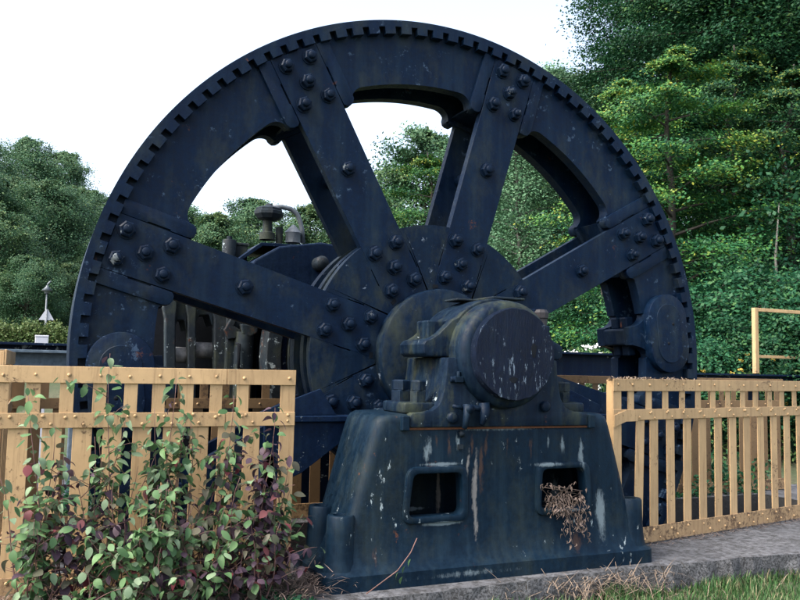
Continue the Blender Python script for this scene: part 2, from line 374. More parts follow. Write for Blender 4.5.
# plinth: a concrete slab 0.2 m above the lawn, with the pit open in it; its front edge is broken and uneven
rs = random.Random(3)
mb = MB()
ft = []; 
n = 150
for i in range(n+1):
    x = -9+18*i/n; ft.append((x, -1.335+0.035*math.sin(x*1.7)+rs.uniform(-.018, .018), .2+rs.uniform(-.012, .004)))
top = [(x, y, z) for x, y, z in ft]; top2 = [(x, y+.05, .2) for x, y, z in ft]; mid = [(x, y-rs.uniform(0, .03), .10+rs.uniform(-.02, .02)) for x, y, z in ft]; bot = [(x, y-rs.uniform(0, .05), -.08) for x, y, z in ft]
bk = [(x, PY0, .2) for x, y, z in ft]
vs = top+top2+bk; fs = []
for k in range(2):
    for i in range(n): fs.append((k*(n+1)+i, k*(n+1)+i+1, (k+1)*(n+1)+i+1, (k+1)*(n+1)+i))
mb.add(vs, fs)
kb = MB(); vs = bot+mid+top; fs = []
for k in range(2):
    for i in range(n): fs.append((k*(n+1)+i, k*(n+1)+i+1, (k+1)*(n+1)+i+1, (k+1)*(n+1)+i))
kb.add(vs, fs); tag(link('kerb', kb.mesh('kerb'), M['kerb']), kind='structure')
mb.add([(-9, PY0, .2), (PX0, PY0, .2), (PX0, PY1, .2), (-9, PY1, .2)], [(0, 1, 2, 3)])
mb.add([(PX1, PY0, .2), (9, PY0, .2), (9, PY1, .2), (PX1, PY1, .2)], [(0, 1, 2, 3)])
mb.add([(-9, PY1, .2), (9, PY1, .2), (9, 1.75, .2), (-9, 1.75, .2)], [(0, 1, 2, 3)]); mb.add([(-9, 1.75, .2), (1.6, 1.75, .2), (1.6, 5.5, .2), (-9, 5.5, .2)], [(0, 1, 2, 3)]); mb.add([(9, 1.75, .2), (9, 1.75, -.05), (1.6, 1.75, -.05), (1.6, 1.75, .2)], [(0, 1, 2, 3)])
tag(link('pavement', mb.mesh('pavement'), M['plinth']), kind='structure')
mb = MB()
a, b_, c_, d_ = PX0, PX1, PY0, PY1
vs = [(a, c_, -1.45), (b_, c_, -1.45), (b_, d_, -1.45), (a, d_, -1.45), (a, c_, .196), (b_, c_, .196), (b_, d_, .196), (a, d_, .196)]
mb.add(vs, [(0, 1, 2, 3), (0, 4, 5, 1), (1, 5, 6, 2), (2, 6, 7, 3), (3, 7, 4, 0)])
tag(link('wheel_pit', mb.mesh('wheel_pit'), M['pit']), kind='structure')

# ------------------------------------------------------------------ the flywheel
PHI = R_(6.26); NSP = 8
SPA = [PHI+R_(22.5)+k*PI/4 for k in range(NSP)]
fly = tag(empty('flywheel', (0, 0, H)), 'huge navy blue iron flywheel with eight bolted spokes and a toothed rim', 'flywheel')
def rotpt(s, t, a): return (s*math.cos(a)-t*math.sin(a), s*math.sin(a)+t*math.cos(a))
def ring_loop(fr, n=960): return [(fr(2*PI*i/n)*math.cos(2*PI*i/n), fr(2*PI*i/n)*math.sin(2*PI*i/n)) for i in range(n)]
def rin(a):
    r = 2.445
    for sa in SPA:
        d = (a-sa+PI) % (2*PI)-PI; t = abs(2.44*math.sin(d)) if abs(d) < 1 else 9
        if t < .34: r = min(r, 2.33)
        elif t < .47:
            u = (t-.34)/.13; r = min(r, 2.445-.115*(1-math.sqrt(max(0, 1-(1-u)**2))))
    for ja in (PHI, PHI+PI):
        d = (a-ja+PI) % (2*PI)-PI; t = abs(2.4*math.sin(d)) if abs(d) < 1 else 9
        if t < .10: r = min(r, 2.235)
        elif t < .22:
            u = (t-.10)/.12; r = min(r, 2.43-.195*(1-math.sqrt(max(0, 1-(1-u)**2))))
        elif t < .9: r = min(r, 2.40)
    return r
mb = MB()
inn = ring_loop(rin)
c = lambda r: ring_loop(lambda a: r)
# front web, rear web, outer wall with the stepped shoulder
mb.ring(inn, c(2.95), .034, .15)
mb.ring(inn, c(2.95), .47, .586)
mb.ring(c(2.84), c(2.95), .15, .47)
mb.ring(c(2.942), c(3.0), -.040, .66)
rim = link('rim', mb.mesh('rim', smooth_ang=24), M['wheel'], fly)
NT = 116
t_me = MB()
t_me.prism([(2.878, -.048), (2.9419, -.050), (2.9419, .050), (2.878, .048)], -.040, .036)
tooth_me = t_me.mesh('tooth'); tooth_me.materials.append(M['wheel'])
for k in range(NT):
    link('tooth', tooth_me, None, rim, rot=(0, -(PHI+2*PI*(k+.25)/NT), 0))
# joint bridges and bolts inside the rim at the two split lines, link covers outside
def stadium(hl, hw, n=14):
    return [(hw*math.cos(R_(180*i/n)), (hl-hw)+hw*math.sin(R_(180*i/n))) for i in range(n+1)] + [(hw*math.cos(R_(180+180*i/n)), -(hl-hw)+hw*math.sin(R_(180+180*i/n))) for i in range(n+1)]
mb = MB(); mb.prism([(s+2.64, t) for s, t in stadium(.40, .245)], -.055, .062)
cov_me = mb.mesh('joint_cover', bevel=.012, seg=2, smooth_ang=40)
mb = MB(); mb.prism([(s+2.64, t) for s, t in stadium(.30, .155)], -.064, -.054)
cov2_me = mb.mesh('cover_panel', bevel=.004, seg=1, smooth_ang=40)
mb = MB(); mb.prism([(2.225, -.085), (2.83, -.085), (2.83, .085), (2.225, .085)], .145, .475)
br_me = mb.mesh('joint_bridge', bevel=.02, seg=2)
mb = MB(); mb.box((2.30, -.05, -.06), (2.40, .05, .06))
jb_me = mb.mesh('joint_bolt', bevel=.015)
hole = MB(); hole.lathe([(0, -.0655), (.016, -.0655), (.016, -.06), (0, -.06)], 10)
hole_me = hole.mesh('plug_hole')
for ja in (PHI, PHI+PI):
    cv = link('joint_cover', cov_me, M['wheel'], fly, rot=(0, -ja, 0))
    link('cover_panel', cov2_me, M['wheel'], cv)
    for hx, hz in ((2.61, -.10), (2.69, .09)): link('plug_hole', hole_me, M['dark'], cv, loc=(hx, 0, hz))
    link('joint_bridge', br_me, M['wheel'], rim, rot=(0, -ja, 0))
    for sy in (.24, .38):
        for st in (-.14, .14): link('joint_bolt', jb_me, M['bolt'], rim, loc=(-math.sin(ja)*st, sy, math.cos(ja)*st), rot=(0, -ja, 0))
# sockets: two lips either side of the spoke end, on both faces
def lip(sg):
    o = []
    p = [(2.36, .2225), (2.312, .225), (2.292, .245), (2.288, .285), (2.30, .318), (2.335, .338), (2.39, .342), (2.872, .342), (2.872, .2225), (2.66, .2225), (2.658, .233), (2.48, .233), (2.478, .2225)]
    return [(s, t*sg) for s, t in p]
mb = MB()
for sg in (-1, 1): mb.prism(lip(sg), 0.0, .10)
mb.prism([(2.30, -.30), (2.83, -.30), (2.83, .30), (2.30, .30)], .09, .145)
sock_me = mb.mesh('spoke_socket', bevel=.007, seg=2, smooth_ang=40)
mb = MB(); mb.prism([(2.34, -.30), (2.36, -.30), (2.36, .30), (2.34, .30)], .14, .48)
web_me = mb.mesh('cross_web')
mb = MB(); mb.prism([(.45, -.196), (.45, .196), (2.872, .2205), (2.872, -.2205)], 0, .08)
spoke_me = mb.mesh('spoke', bevel=.0012, seg=1)
mb = MB(); mb.lathe([(.07, .07), (.07, .51)], 16, c=(1.795, 0, 0)); tube_me = mb.mesh('spacer_tube')
# bolt: washer, hex nut, stud end
mb = MB()
mb.lathe([(0, 0), (.070, 0), (.070, -.011), (.05, -.012)], 20, smooth=False)
mb.lathe([(.062, -.010), (.062, -.050), (.050, -.058), (0, -.058)], 6, smooth=False)
mb.lathe([(.034, -.055), (.034, -.082), (.026, -.089), (0, -.089)], 12)
bolt_me = mb.mesh('bolt'); bolt_me.materials.append(M['bolt'])
br = random.Random(5)
def bolt(parent, s, t):
    o = link('bolt', bolt_me, None, parent, loc=(s+br.uniform(-.004, .004), 0, t+br.uniform(-.004, .004)), rot=(0, br.uniform(0, 6), 0))
    k = br.uniform(.93, 1.06); o.scale = (k, br.uniform(.85, 1.15), k)
for k, a in enumerate(SPA):
    sp = link('spoke', spoke_me, M['wheel'], fly, rot=(0, -a, 0))
    for s, t in ((2.78, .117), (2.78, -.117), (2.60, 0), (2.43, .119), (2.43, -.119), (1.795, 0), (1.05, .115), (1.05, -.115), (.865, 0), (.69, .122), (.69, -.122)): bolt(sp, s, t)
    so = link('spoke_socket', sock_me, M['wheel'], fly, rot=(0, -a, 0))
    link('spoke', spoke_me, M['wheel'], fly, loc=(0, .515, 0), rot=(0, -a, 0))
    link('spoke_socket', sock_me, M['wheel'], fly, loc=(0, .62, 0), rot=(PI, -a, 0)).scale = (1, 1, 1)
    link('cross_web', web_me, M['wheel'], so)
    link('spacer_tube', tube_me, M['wheel'], sp)
# hub: eight sector plates flush with the spokes, backing discs, boss, collar, shaft
mb = MB()
ri, ro = .50, 1.163
for k in range(NSP):
    a0, a1 = SPA[k], SPA[k]+PI/4; tq = lambda r: .1960+.0245*(r-.45)/2.4+.0004; tg = .203
    pts = []
    s_ = lambda r, t: math.sqrt(r*r-t*t)
    for r, t in ((ri, tq(ri)), (.80, tq(.8)), (.802, tq(.8)+.009), (.955, tq(.95)+.007), (.957, tq(.95)), (ro, tq(ro))): pts.append(rotpt(s_(r, t), t, a0))
    b0, b1 = a0+math.asin(tg/ro), a1-math.asin(tg/ro)
    for i in range(1, 12): bb = b0+(b1-b0)*i/12; pts.append((ro*math.cos(bb), ro*math.sin(bb)))
    for r, t in ((ro, tq(ro)), (.957, tq(.95)), (.955, tq(.95)+.007), (.802, tq(.8)+.009), (.80, tq(.8)), (ri, tq(ri))): pts.append(rotpt(s_(r, t), -t, a1))
    mb.prism(pts, 0.0, .09)
hub = link('hub', mb.mesh('hub', bevel=.0012, seg=1, smooth_ang=30), M['hub'], fly)
mb = MB()
mb.lathe([(.5, .075), (1.15, .075), (1.15, .12), (.6, .125), (.6, .22), (1.15, .225), (1.155, .30), (.6, .305), (.6, .50), (1.15, .505), (1.155, .60), (.5, .61)], 96)
for i in range(8):
    a = SPA[i]+PI/8+.1; p, q = rotpt(.6, -.05, a), rotpt(1.12, -.05, a); p2, q2 = rotpt(.6, .05, a), rotpt(1.12, .05, a)
    mb.prism([p, q, q2, p2], .10, .24)
link('hub_discs', mb.mesh('hub_discs', smooth_ang=30), M['hub'], fly)
mb = MB(); mb.lathe([(.48, .05), (.578, .0), (.580, -.02), (.580, -.125), (.572, -.148), (.555, -.155), (.3, -.156)], 96)
link('collar', mb.mesh('collar', smooth_ang=30), M['hub'], fly)
mb = MB(); mb.lathe([(0, -1.18), (.30, -1.18), (.30, 1.75), (0, 1.75)], 48)
link('shaft', mb.mesh('shaft', smooth_ang=30), M['hub'], fly)
for k in range(8):      # drive keys between collar and hub
    a = SPA[k]+R_(13+4*(k % 2)); mbk = MB(); mbk.box((.60, -.006, -.02), (.63, .004, .03))
    link('key', mbk.mesh('key'), M['dark'], hub, rot=(0, -a, 0))

# ------------------------------------------------------------------ bed girder behind the pedestal
gd = tag(empty('bed_girder', (0, -.25, .2)), 'dark blue bed girder with a lit top flange, crossing behind the bearing pedestal', 'girder')
zt = H-.505-.2
mb = MB(); mb.box((-1.62, -.10, zt-.045), (1.62, .08, zt)); link('flange', mb.mesh('flange', bevel=.006), M['girder'], gd)
for sg in (-1, 1):
    mb = MB(); mb.prism([(sg*1.60, zt-.046), (sg*1.60, zt-.56), (sg*1.30, zt-.44), (sg*.965, zt-.20), (sg*.80, zt-.36), (sg*.7, zt-.046)], -.06, -.02)
    link('web', mb.mesh('web', bevel=.004), M['girder'], gd)
    mb = MB(); mb.box((sg*1.56-.05, -.06, -.02), (sg*1.56+.05, .04, zt-.3)); link('post', mb.mesh('post', bevel=.006), M['girder'], gd)
mb = MB(); mb.prism([(.98, zt+.002), (1.60, zt+.002), (1.60, zt+.08), (.98, zt+.34)], .0, .04); link('gusset', mb.mesh('gusset', bevel=.004), M['girder'], gd)
mb = MB(); mb.prism([(-1.62, zt+.001), (-1.0, zt+.001), (-1.14, zt+.21), (-1.62, zt+.03)], .0, .035)
link('gusset', mb.mesh('gusset', bevel=.004), M['girder'], gd)

# ------------------------------------------------------------------ bearing pedestal
ped = tag(empty('bearing_pedestal', (0, -.8, .2)), 'massive blue cast iron bearing pedestal with two windows and a round end cover', 'bearing pedestal')
OFF = Vector((0, .8, H-.2))       # wheel-centred coordinates -> pedestal local
def pl(name, mb_, mat, parent=None, **kw):
    me = mb_ if isinstance(mb_, bpy.types.Mesh) else mb_.mesh(name, **kw)
    return link(name, me, mat, parent or ped, loc=OFF if (parent is None or parent is ped) else (0, 0, 0))
LV = [(-1.622, 1.390, -1.226, -.40, .09), (-1.520, 1.388, -1.224, -.40, .09), (-1.512, 1.380, -1.216, -.405, .09), (-1.488, 1.345, -1.192, -.43, .10),
      (-1.44, 1.300, -1.168, -.44, .09), (-1.36, 1.262, -1.152, -.45, .085), (-1.25, 1.225, -1.142, -.46, .085), (-1.10, 1.185, -1.136, -.46, .085), (-.90, 1.130, -1.133, -.46, .085),
      (-.70, 1.075, -1.131, -.46, .085), (-.56, 1.035, -1.130, -.46, .085), (-.50, 1.015, -1.127, -.46, .085), (-.468, .992, -1.118, -.47, .08), (-.45, .955, -1.10, -.48, .07), (-.446, .90, -1.06, -.50, .06)]
def lev(z, hx, y0, y1, cr, n=7):
    return [(x, y, z) for x, y in rrect(-hx, y0, hx, y1, cr, n)]
mb = MB(); mb.loft([lev(*l) for l in LV]); outer_me = mb.mesh('base', smooth_ang=38)
base = link('base', outer_me, M['pedestal'], ped, loc=OFF)
mb = MB(); mb.loft([lev(z, hx-.09, y0+.075, y1-.075, .06) for z, hx, y0, y1, cr in [(-1.70, 1.34, -1.19, -.42, 0)]+LV[3:11]])
cut = [link('cut', mb.mesh('cut'), None, None, loc=Vector((0, 0, H)))]
def winpoly(sg, g):      # opening outline, g grows it to the frame's outer edge
    p = []
    q = [(.735+g, -.865+g), (.350-g, -.865+g), (.338-g, -1.165-g), (.770+g, -1.165-g)]
    r = .05+g*.6
    for i in range(4):
        P0, P1, P2 = Vector(q[i-1]), Vector(q[i]), Vector(q[(i+1) % 4])
        d0, d1 = (P0-P1).normalized(), (P2-P1).normalized()
        A, B = P1+d0*r, P1+d1*r
        for k in range(6):
            t = k/5; v = A*(1-t)**2+P1*2*t*(1-t)+B*t*t; p.append((v.x*sg, v.y))
    return p
for sg in (-1, 1):
    for y0, y1 in ((-1.4, -.9), (-.7, -.2)):
        if sg == 1 or y0 < -1:
            mb = MB(); mb.prism(winpoly(sg, .004), y0, y1); cut.append(link('cut', mb.mesh('cut'), None, None, loc=Vector((0, 0, H))))
boolean(base, cut)
for p_ in base.data.polygons: p_.use_smooth = True
bm = bmesh.new(); bm.from_mesh(base.data)
for e in bm.edges: e.smooth = not (len(e.link_faces) != 2 or e.calc_face_angle(0) > R_(38))
bm.to_mesh(base.data); bm.free()
if not base.data.materials: base.data.materials.append(M['pedestal'])
for sg in (-1, 1):
    mb = MB(); mb.ring(winpoly(sg, 0), winpoly(sg, .048), -1.166, -1.05)
    pl('window_frame', mb, M['pedestal'], bevel=.012, seg=2, ang=50, smooth_ang=50)
# bolt bosses at the foot: tapered hollow posts, two each side
for sg in (-1, 1):
    for y in (-1.075, -.66):
        mb = MB(); mb.lathe([(.132, -1.52), (.118, -1.47), (.107, -1.40), (.100, -1.25), (.097, -1.145), (.088, -1.132), (.055, -1.132), (.050, -1.19), (0, -1.19)], 28, axis='z', c=(sg*1.245, y, 0))
        pl('bolt_boss', mb, M['pedestal'], smooth_ang=40)
# housing foot and saddle
half = [(.772, -.540), (.772, -.455), (.755, -.436), (.66, -.432), (.595, -.418), (.548, -.385), (.518, -.33), (.498, -.24), (.482, -.12), (.478, -.034)]
mb = MB(); mb.prism(half+[(-x, z) for x, z in half[::-1]], -1.158, -.44)
pl('bearing_housing', mb, M['housing'], bevel=.014, seg=2, ang=40, smooth_ang=35)
mb = MB(); mb.box((-.775, -1.140, -.556), (.775, -.5, -.5415)); pl('packing_strip', mb, M['rustline'])
for sg in (-1, 1):
    mb = MB(); mb.box((min(sg*.776, sg*.836), -1.170, -.560), (max(sg*.776, sg*.836), -1.02, -.455)); pl('stop_block', mb, M['pedestal'], bevel=.008)
    mb = MB(); mb.box((min(sg*.54, sg*.79), -1.09, -.446), (max(sg*.54, sg*.79), -.68, -.365)); fl = pl('flange_pad', mb, M['housing'], bevel=.02, seg=3, smooth_ang=40)
    for nx, y, k_ in ((.64, -1.0, .8), (.70, -.83, 1.0)):
        mb = MB(); cc = (sg*nx, y, 0)
        mb.lathe([(.078*k_, -.366), (.078*k_, -.285), (.068*k_, -.28)], 6, axis='z', c=cc, smooth=False); mb.lathe([(.075*k_, -.278), (.075*k_, -.215), (.062*k_, -.205), (0, -.205)], 6, axis='z', c=cc, smooth=False, a0=.3)
        pl('nut', mb, M['housing'])
# drum and cap
mb = MB(); mb.lathe([(.2, -.46), (.408, -.48), (.408, -1.165), (.402, -1.20), (.385, -1.228), (.355, -1.245), (.2, -1.246)], 72)
pl('bearing_drum', mb, M['housing'], smooth_ang=30)
arc = [(.430*math.cos(R_(a)), .430*math.sin(R_(a))) for a in range(40, 91, 5)]
half = [(.475, -.030), (.585, -.030), (.615, -.008), (.620, .060), (.600, .090), (.55, .108), (.50, .140), (.445, .190), (.385, .250)]+arc
mb = MB(); mb.prism(half+[(-x, z) for x, z in half[::-1] if x > .001], -1.04, -.60)
pl('bearing_cap', mb, M['housing'], bevel=.016, seg=3, ang=45, smooth_ang=40)
for sg in (-1, 1):
    for y in (-.86,):
        mb = MB(); mb.box((sg*.445-.105, y-.10, .10), (sg*.445+.105, y+.10, .245)); pl('cap_nut', mb, M['housing'], bevel=.012, seg=2)
# end cover: a thick worn disc with two holes
mb = MB(); n = 64; loops = []
rc = random.Random(11)
w1 = [rc.uniform(-.003, .003) for _ in range(n)]
for r, y in ((.340, -1.236), (.341, -1.270), (.340, -1.312), (.335, -1.322)):
    loops.append([((r+w1[i])*math.cos(2*PI*i/n), y, (r+w1[i])*math.sin(2*PI*i/n)) for i in range(n)])
mb.loft(loops)
cover = link('end_cover', mb.mesh('end_cover', smooth_ang=40), M['cover'], ped, loc=OFF)
for hx, hz, w_, h_ in ((.155, .03, .022, .055), (-.02, -.19, .034, .022)):
    mb = MB(); mb.prism([(hx+w_*math.cos(t)*(1+.25*math.sin(3*t)), hz+h_*math.sin(t)) for t in [2*PI*i/12 for i in range(12)]], -1.324, -1.30); link('chipped_hole', mb.mesh('chipped_hole'), M['dark'], cover)
# lids, oil cup, cock, studs
mb = MB(); mb.box((-.02, -1.02, .431), (.27, -.70, .450)); pl('lid', mb, M['engine'], bevel=.006)
mb = MB(); mb.box((-.24, -.84, .420), (-.04, -.62, .436)); pl('lid', mb, M['engine'], bevel=.006)
mb = MB(); mb.lathe([(.05, .05), (.050, .31), (.060, .315), (.062, .36), (.045, .385), (0, .39)], 8, axis='z', c=(.57, -.80, 0), smooth=False); pl('oil_cup', mb, M['redcup'])
ck = MB(); ck.tube([(-.33, -1.155, -.405), (-.33, -1.245, -.405)], .035, 12); ck.tube([(-.355, -1.20, -.40), (-.19, -1.205, -.40)], .022, 10)
ck.tube([(-.345, -1.215, -.37), (-.35, -1.22, -.46), (-.37, -1.225, -.545)], [.030, .026, .018], 10); ck.tube([(-.20, -1.21, -.36), (-.195, -1.215, -.45), (-.23, -1.225, -.52)], [.042, .040, .018], 10)
ck.tube([(-.45, -1.19, -.385), (-.37, -1.20, -.40)], .014, 8); ck.tube([(-.15, -1.19, -.375), (-.20, -1.20, -.40)], .016, 8)
pl('drain_cock', ck, M['housing'])
mb = MB(); mb.box((-.43, -1.19, -.215), (-.36, -1.15, -.17)); mb.tube([(-.46, -1.165, -.195), (-.34, -1.165, -.195)], .022, 8); mb.tube([(-.395, -1.17, -.21), (-.395, -1.17, -.135)], .016, 8); pl('grease_nipple', mb, M['housing'], bevel=.005)
for x, z in ((.36, -.39), (-.44, -.47)):
    mb = MB(); mb.lathe([(.042, -1.14), (.042, -1.185), (.03, -1.195), (0, -1.195)], 10, c=(x, 0, z)); pl('stud', mb, M['housing'])
mb = MB(); mb.tube([(-.352, -1.135, -.575), (-.352, -1.165, -.60)], .020, 8); mb.box((-.375, -1.150, -.70), (-.335, -1.128, -.665)); pl('chain_stub', mb, M['engine'])

# ------------------------------------------------------------------ fences
def rivet_mesh():
    mb = MB(); mb.lathe([(0, .0), (.011, .0), (.0105, -.004), (.0065, -.0085), (0, -.0095)], 8); return mb.mesh('rivet')
RIV = rivet_mesh()
def barmesh(w_, h0, h1, t0, t1, name, bev=.0015):
    mb = MB(); mb.box((-w_/2, t0, h0), (w_/2, t1, h1)); return mb.mesh(name, bevel=bev, seg=1)
def fence(name, loc, rz, L, label, uppers, lowers, posts, mat, seed, wu=.08, wl=.11, top=(1.345, 1.452), mid=(1.085, 1.18), bot=(.012, .15), joints=(), rivets=True, cap=True):
    r = random.Random(seed)
    f = tag(empty(name, loc, rz), label, 'fence')
    def rails(nm, z0, z1, m, y0=-.012, y1=0.0):
        cuts = [0]+list(joints)+[L]; out = []
        for a, b in zip(cuts[:-1], cuts[1:]):
            mb = MB(); dz = r.uniform(-.004, .004); mb.box((a+.002, y0, z0+dz), (b-.002, y1, z1+dz)); out.append((a, b, link(nm, mb.mesh(nm, bevel=.002, seg=1), m, f)))
        return out
    tr = rails('top_rail', *top, mat); mr = rails('mid_rail', *mid, mat); brl = rails('bottom_rail', *bot, M['fence_worn'])
    if cap:
        mb = MB(); mb.box((.004, .001, top[1]-.012), (L-.004, .058, top[1]-.004)); link('cap_strip', mb.mesh('cap_strip'), M['fence_worn'], f)
    um = barmesh(wu, mid[0]+.01, top[1]-.016, .001, .010, 'upper_bar'); um.materials.append(mat)
    lm = barmesh(wl, bot[0]+.02, mid[1]-.006, .0015, .0115, 'slat'); lm.materials.append(mat)
    for s in uppers: link('upper_bar', um, None, f, loc=(s+r.uniform(-.004, .004), 0, 0), rot=(0, r.uniform(-.006, .006), 0))
    for s in lowers:
        s, tilt = s if isinstance(s, tuple) else (s, 0)
        link('slat', lm, None, f, loc=(s+r.uniform(-.005, .005), r.uniform(0, .002), 0), rot=(0, tilt+r.uniform(-.008, .008), 0))
    for s, w_ in posts:
        mb = MB(); mb.box((s-w_/2, .0015, -.0), (s+w_/2, .0135, top[1]-.014)); mb.box((s-w_/2 if s < L/2 else s+w_/2-.012, .0135, 0), (s-w_/2+.012 if s < L/2 else s+w_/2, .08, top[1]-.014)); link('post', mb.mesh('post', bevel=.002, seg=1), mat, f)
    def riv(lst, s, z):
        for a, b, o in lst:
            if a+.01 < s < b-.01:
                q = link('rivet', RIV, None, o, loc=(s+r.uniform(-.006, .006), -.012, z+r.uniform(-.006, .006))); k = r.uniform(.85, 1.2); q.scale = (k, k, k)
    if rivets:
        for s in list(uppers)+[p[0] for p in posts]: riv(tr, s, (top[0]+top[1])/2)
        for s in uppers: riv(mr, s, (mid[0]+mid[1])/2+.018)
        for s in lowers: s = s[0] if isinstance(s, tuple) else s; riv(mr, s, mid[0]+.022); riv(mr, s-.05, mid[1]-.022); riv(brl, s-.02, bot[1]-.035); riv(brl, s+.07, bot[0]+.04)
        for s, w_ in posts: riv(mr, s, mid[0]+.03); riv(mr, s, mid[1]-.03); riv(brl, s, bot[1]-.05)
    return f
RIV.materials.append(M['fence'])
ang = math.atan2(.1804, .9836)
up = [.24*k+.245 for k in range(16)]; lo = [(.335, R_(2.2))]+[.2415*k+.548 for k in range(14)]
fr = fence('fence', (1.34, -.751, .2), ang, 4.0, 'ochre riveted slat fence to the right of the pedestal', up, lo, [(.065, .105), (3.9, .1)], M['fence'], 1)
# bent strap at the start of the mid rail
mb = MB(); mb.loft([[(x, y, z) for y, z in ((-.0235+dy, 1.08+dz), (-.013+dy, 1.08+dz), (-.013+dy, 1.178+dz), (-.0235+dy, 1.178+dz))] for x, dy, dz in ((-.003, 0, -.045), (.09, 0, -.018), (.15, 0, -.001), (.30, 0, 0))])
link('strap', mb.mesh('strap'), M['fence'], fr)
xl = -3.95; Lf = -1.483-xl
upl = [-1.866-.1915*k-xl for k in range(11)]; lol = [-1.79-.1875*k-xl for k in range(12)]
fl = fence('fence', (xl, -.7, .2), 0, Lf, 'ochre riveted slat fence to the left of the pedestal, half hidden by shrubs', upl, lol, [(Lf-.055, .11)], M['fence'], 2, wu=.085, wl=.118, top=(1.36, 1.468), mid=(1.078, 1.175), joints=(-1.985-xl,))
fb = fence('fence', (-3.47, 1.42, .2), 0, 9.4, 'worn slat fence, its ochre darkened to show shade, on the far side of the wheel pit', [.2*k+.12 for k in range(47)], [.2*k+.06 for k in range(47)], [(.05, .1), (9.3, .1)], M['fence_back'], 3, top=(1.37, 1.46), joints=(3.1, 6.2), rivets=False)
for o in fb.children:
    if o.name.startswith('mid_rail') and o.data:
        for k in range(int((max(v.co.x for v in o.data.vertices)-min(v.co.x for v in o.data.vertices))/.2)):
            link('rivet', RIV, None, o, loc=(min(v.co.x for v in o.data.vertices)+.06+.2*k, -.012, 1.13))
fs_ = fence('fence', (-3.40, -.60, .2), R_(90), 1.95, 'short ochre fence return at the left edge, running back beside the pit', [.2*k+.15 for k in range(9)], [.2*k+.1 for k in range(9)], [(.05, .1), (1.9, .1)], M['fence'], 4, top=(1.475, 1.575), rivets=False)
# straw lying on the cap of the right fence
def scatter_strips(name, pts, mat, seed, ln=(.04, .12), w_=.004, parent=None, flat=.15):
    r = random.Random(seed); mb = MB()
    for p in pts:
        a = r.uniform(0, 2*PI); l = r.uniform(*ln); d = Vector((math.cos(a), math.sin(a), r.uniform(-flat, flat)))*l; n_ = Vector((-d.y, d.x, 0)).normalized()*w_; P = Vector(p); u = Vector((0, 0, r.uniform(0, .02)))
        mb.add([P-n_, P+n_, P+d/2+n_+u, P+d/2-n_+u, P+d], [(0, 1, 2, 3), (3, 2, 4)])
    return link(name, mb.mesh(name), mat, parent)
r = random.Random(8)
pts = []
for i in range(150):
    s = abs(r.gauss(0, .55)); t = r.uniform(.0, .05); pts.append((1.36+s*math.cos(ang)-t*math.sin(ang), -.751+s*math.sin(ang)+t*math.cos(ang), .2+1.449))
tag(scatter_strips('straw_litter', pts, M['dry'], 5), 'dry straw lying along the top of the right fence', 'straw', kind='stuff')

# ------------------------------------------------------------------ engine behind the wheel
eng = tag(empty('steam_engine', (-1.2, 2.3, .2)), 'weathered engine behind the wheel with ribbed frames and a valve on top', 'engine')
EO = Vector((1.2, -2.3, -.2))
def ep(name, mb_, mat, parent=None, **kw): return link(name, mb_.mesh(name, **kw), mat, parent or eng, loc=EO if parent is None else (0, 0, 0))
def E(x, y, Y): p = px(x, y, Y); return (p.x, p.z)
# crankcase carrying the shaft, its sloping roof plate
p1, p2 = E(270, 249, 2.0), E(335, 249, 2.0)
mb = MB(); mb.prism([(-.95, .19), (.75, .19), (.75, 2.55), (.2, 2.95), (-.55, p2[1]), (p1[0], p1[1]-.02), (E(246, 264, 2.0)[0], E(246, 264, 2.0)[1]), (-1.45, 2.45), (-.95, 2.2)], 1.62, 2.7)
ep('crankcase', mb, M['girder'], bevel=.02)
a_, b_2 = E(260, 243, 1.9), E(318, 246.5, 1.9); t_ = E(236, 260, 1.9)
mb = MB(); mb.prism([t_, a_, b_2, (b_2[0], b_2[1]-.03), (a_[0]+.02, a_[1]-.035), (t_[0]+.03, t_[1]-.02)], 1.85, 2.8)
ep('roof_plate', mb, M['girder'], bevel=.005)
def vert(name, cx, prof, mat, Y=2.2, n=24, parent=None, smooth=True):
    mb = MB(); X = px(cx, 240, Y).x
    mb.lathe([(r_, px(cx, y_, Y).z) for r_, y_ in prof], n, axis='z', c=(X, Y, 0), smooth=smooth); return ep(name, mb, mat, parent, smooth_ang=35)
vert('valve_stem', 267, [(.085, 240), (.085, 233), (.055, 232), (.050, 222), (.055, 219)], M['engine'])
vert('valve_head', 268, [(.06, 221), (.13, 219), (.165, 215), (.165, 212), (.15, 211), (.15, 209), (.10, 207), (.05, 206), (.035, 204), (0, 203.5)], M['engine'], n=8, smooth=False)
mb = MB()
cpts = [(270, 207), (282, 207), (291, 209), (297, 214), (300, 221), (302, 230), (303, 243)]
mb.tube([(px(a, b, 2.2).x, 2.2, px(a, b, 2.2).z) for a, b in cpts], .028, 8); ep('pipe', mb, M['galv'])
vert('cylinder_pot', 229.5, [(.075, 275), (.075, 241), (.07, 240), (.03, 239.5), (.03, 236.5), (0, 236)], M['engine'])
vert('cap_pot', 279, [(.04, 244), (.04, 227.5), (0, 227)], M['engine'])
vert('bell_cover', 293, [(.085, 243), (.085, 235), (.095, 233), (.05, 228), (.012, 225), (0, 224.5)], M['galv'], n=10, smooth=False)
mb = MB(); q = px(241, 249, 2.25); mb.box((q.x-.06, 2.2, q.z-.25), (q.x+.06, 2.32, q.z+.03)); mb.box((q.x-.08, 2.19, q.z+.03), (q.x+.08, 2.33, q.z+.06)); ep('bracket', mb, M['engine'], bevel=.008)
q = px(322, 263, 1.5); mb = MB(); mb.lathe([(0, 1.45), (.05, 1.455), (.075, 1.49), (.075, 1.63)], 20, c=(q.x, 0, q.z)); ep('round_boss', mb, M['engine'])
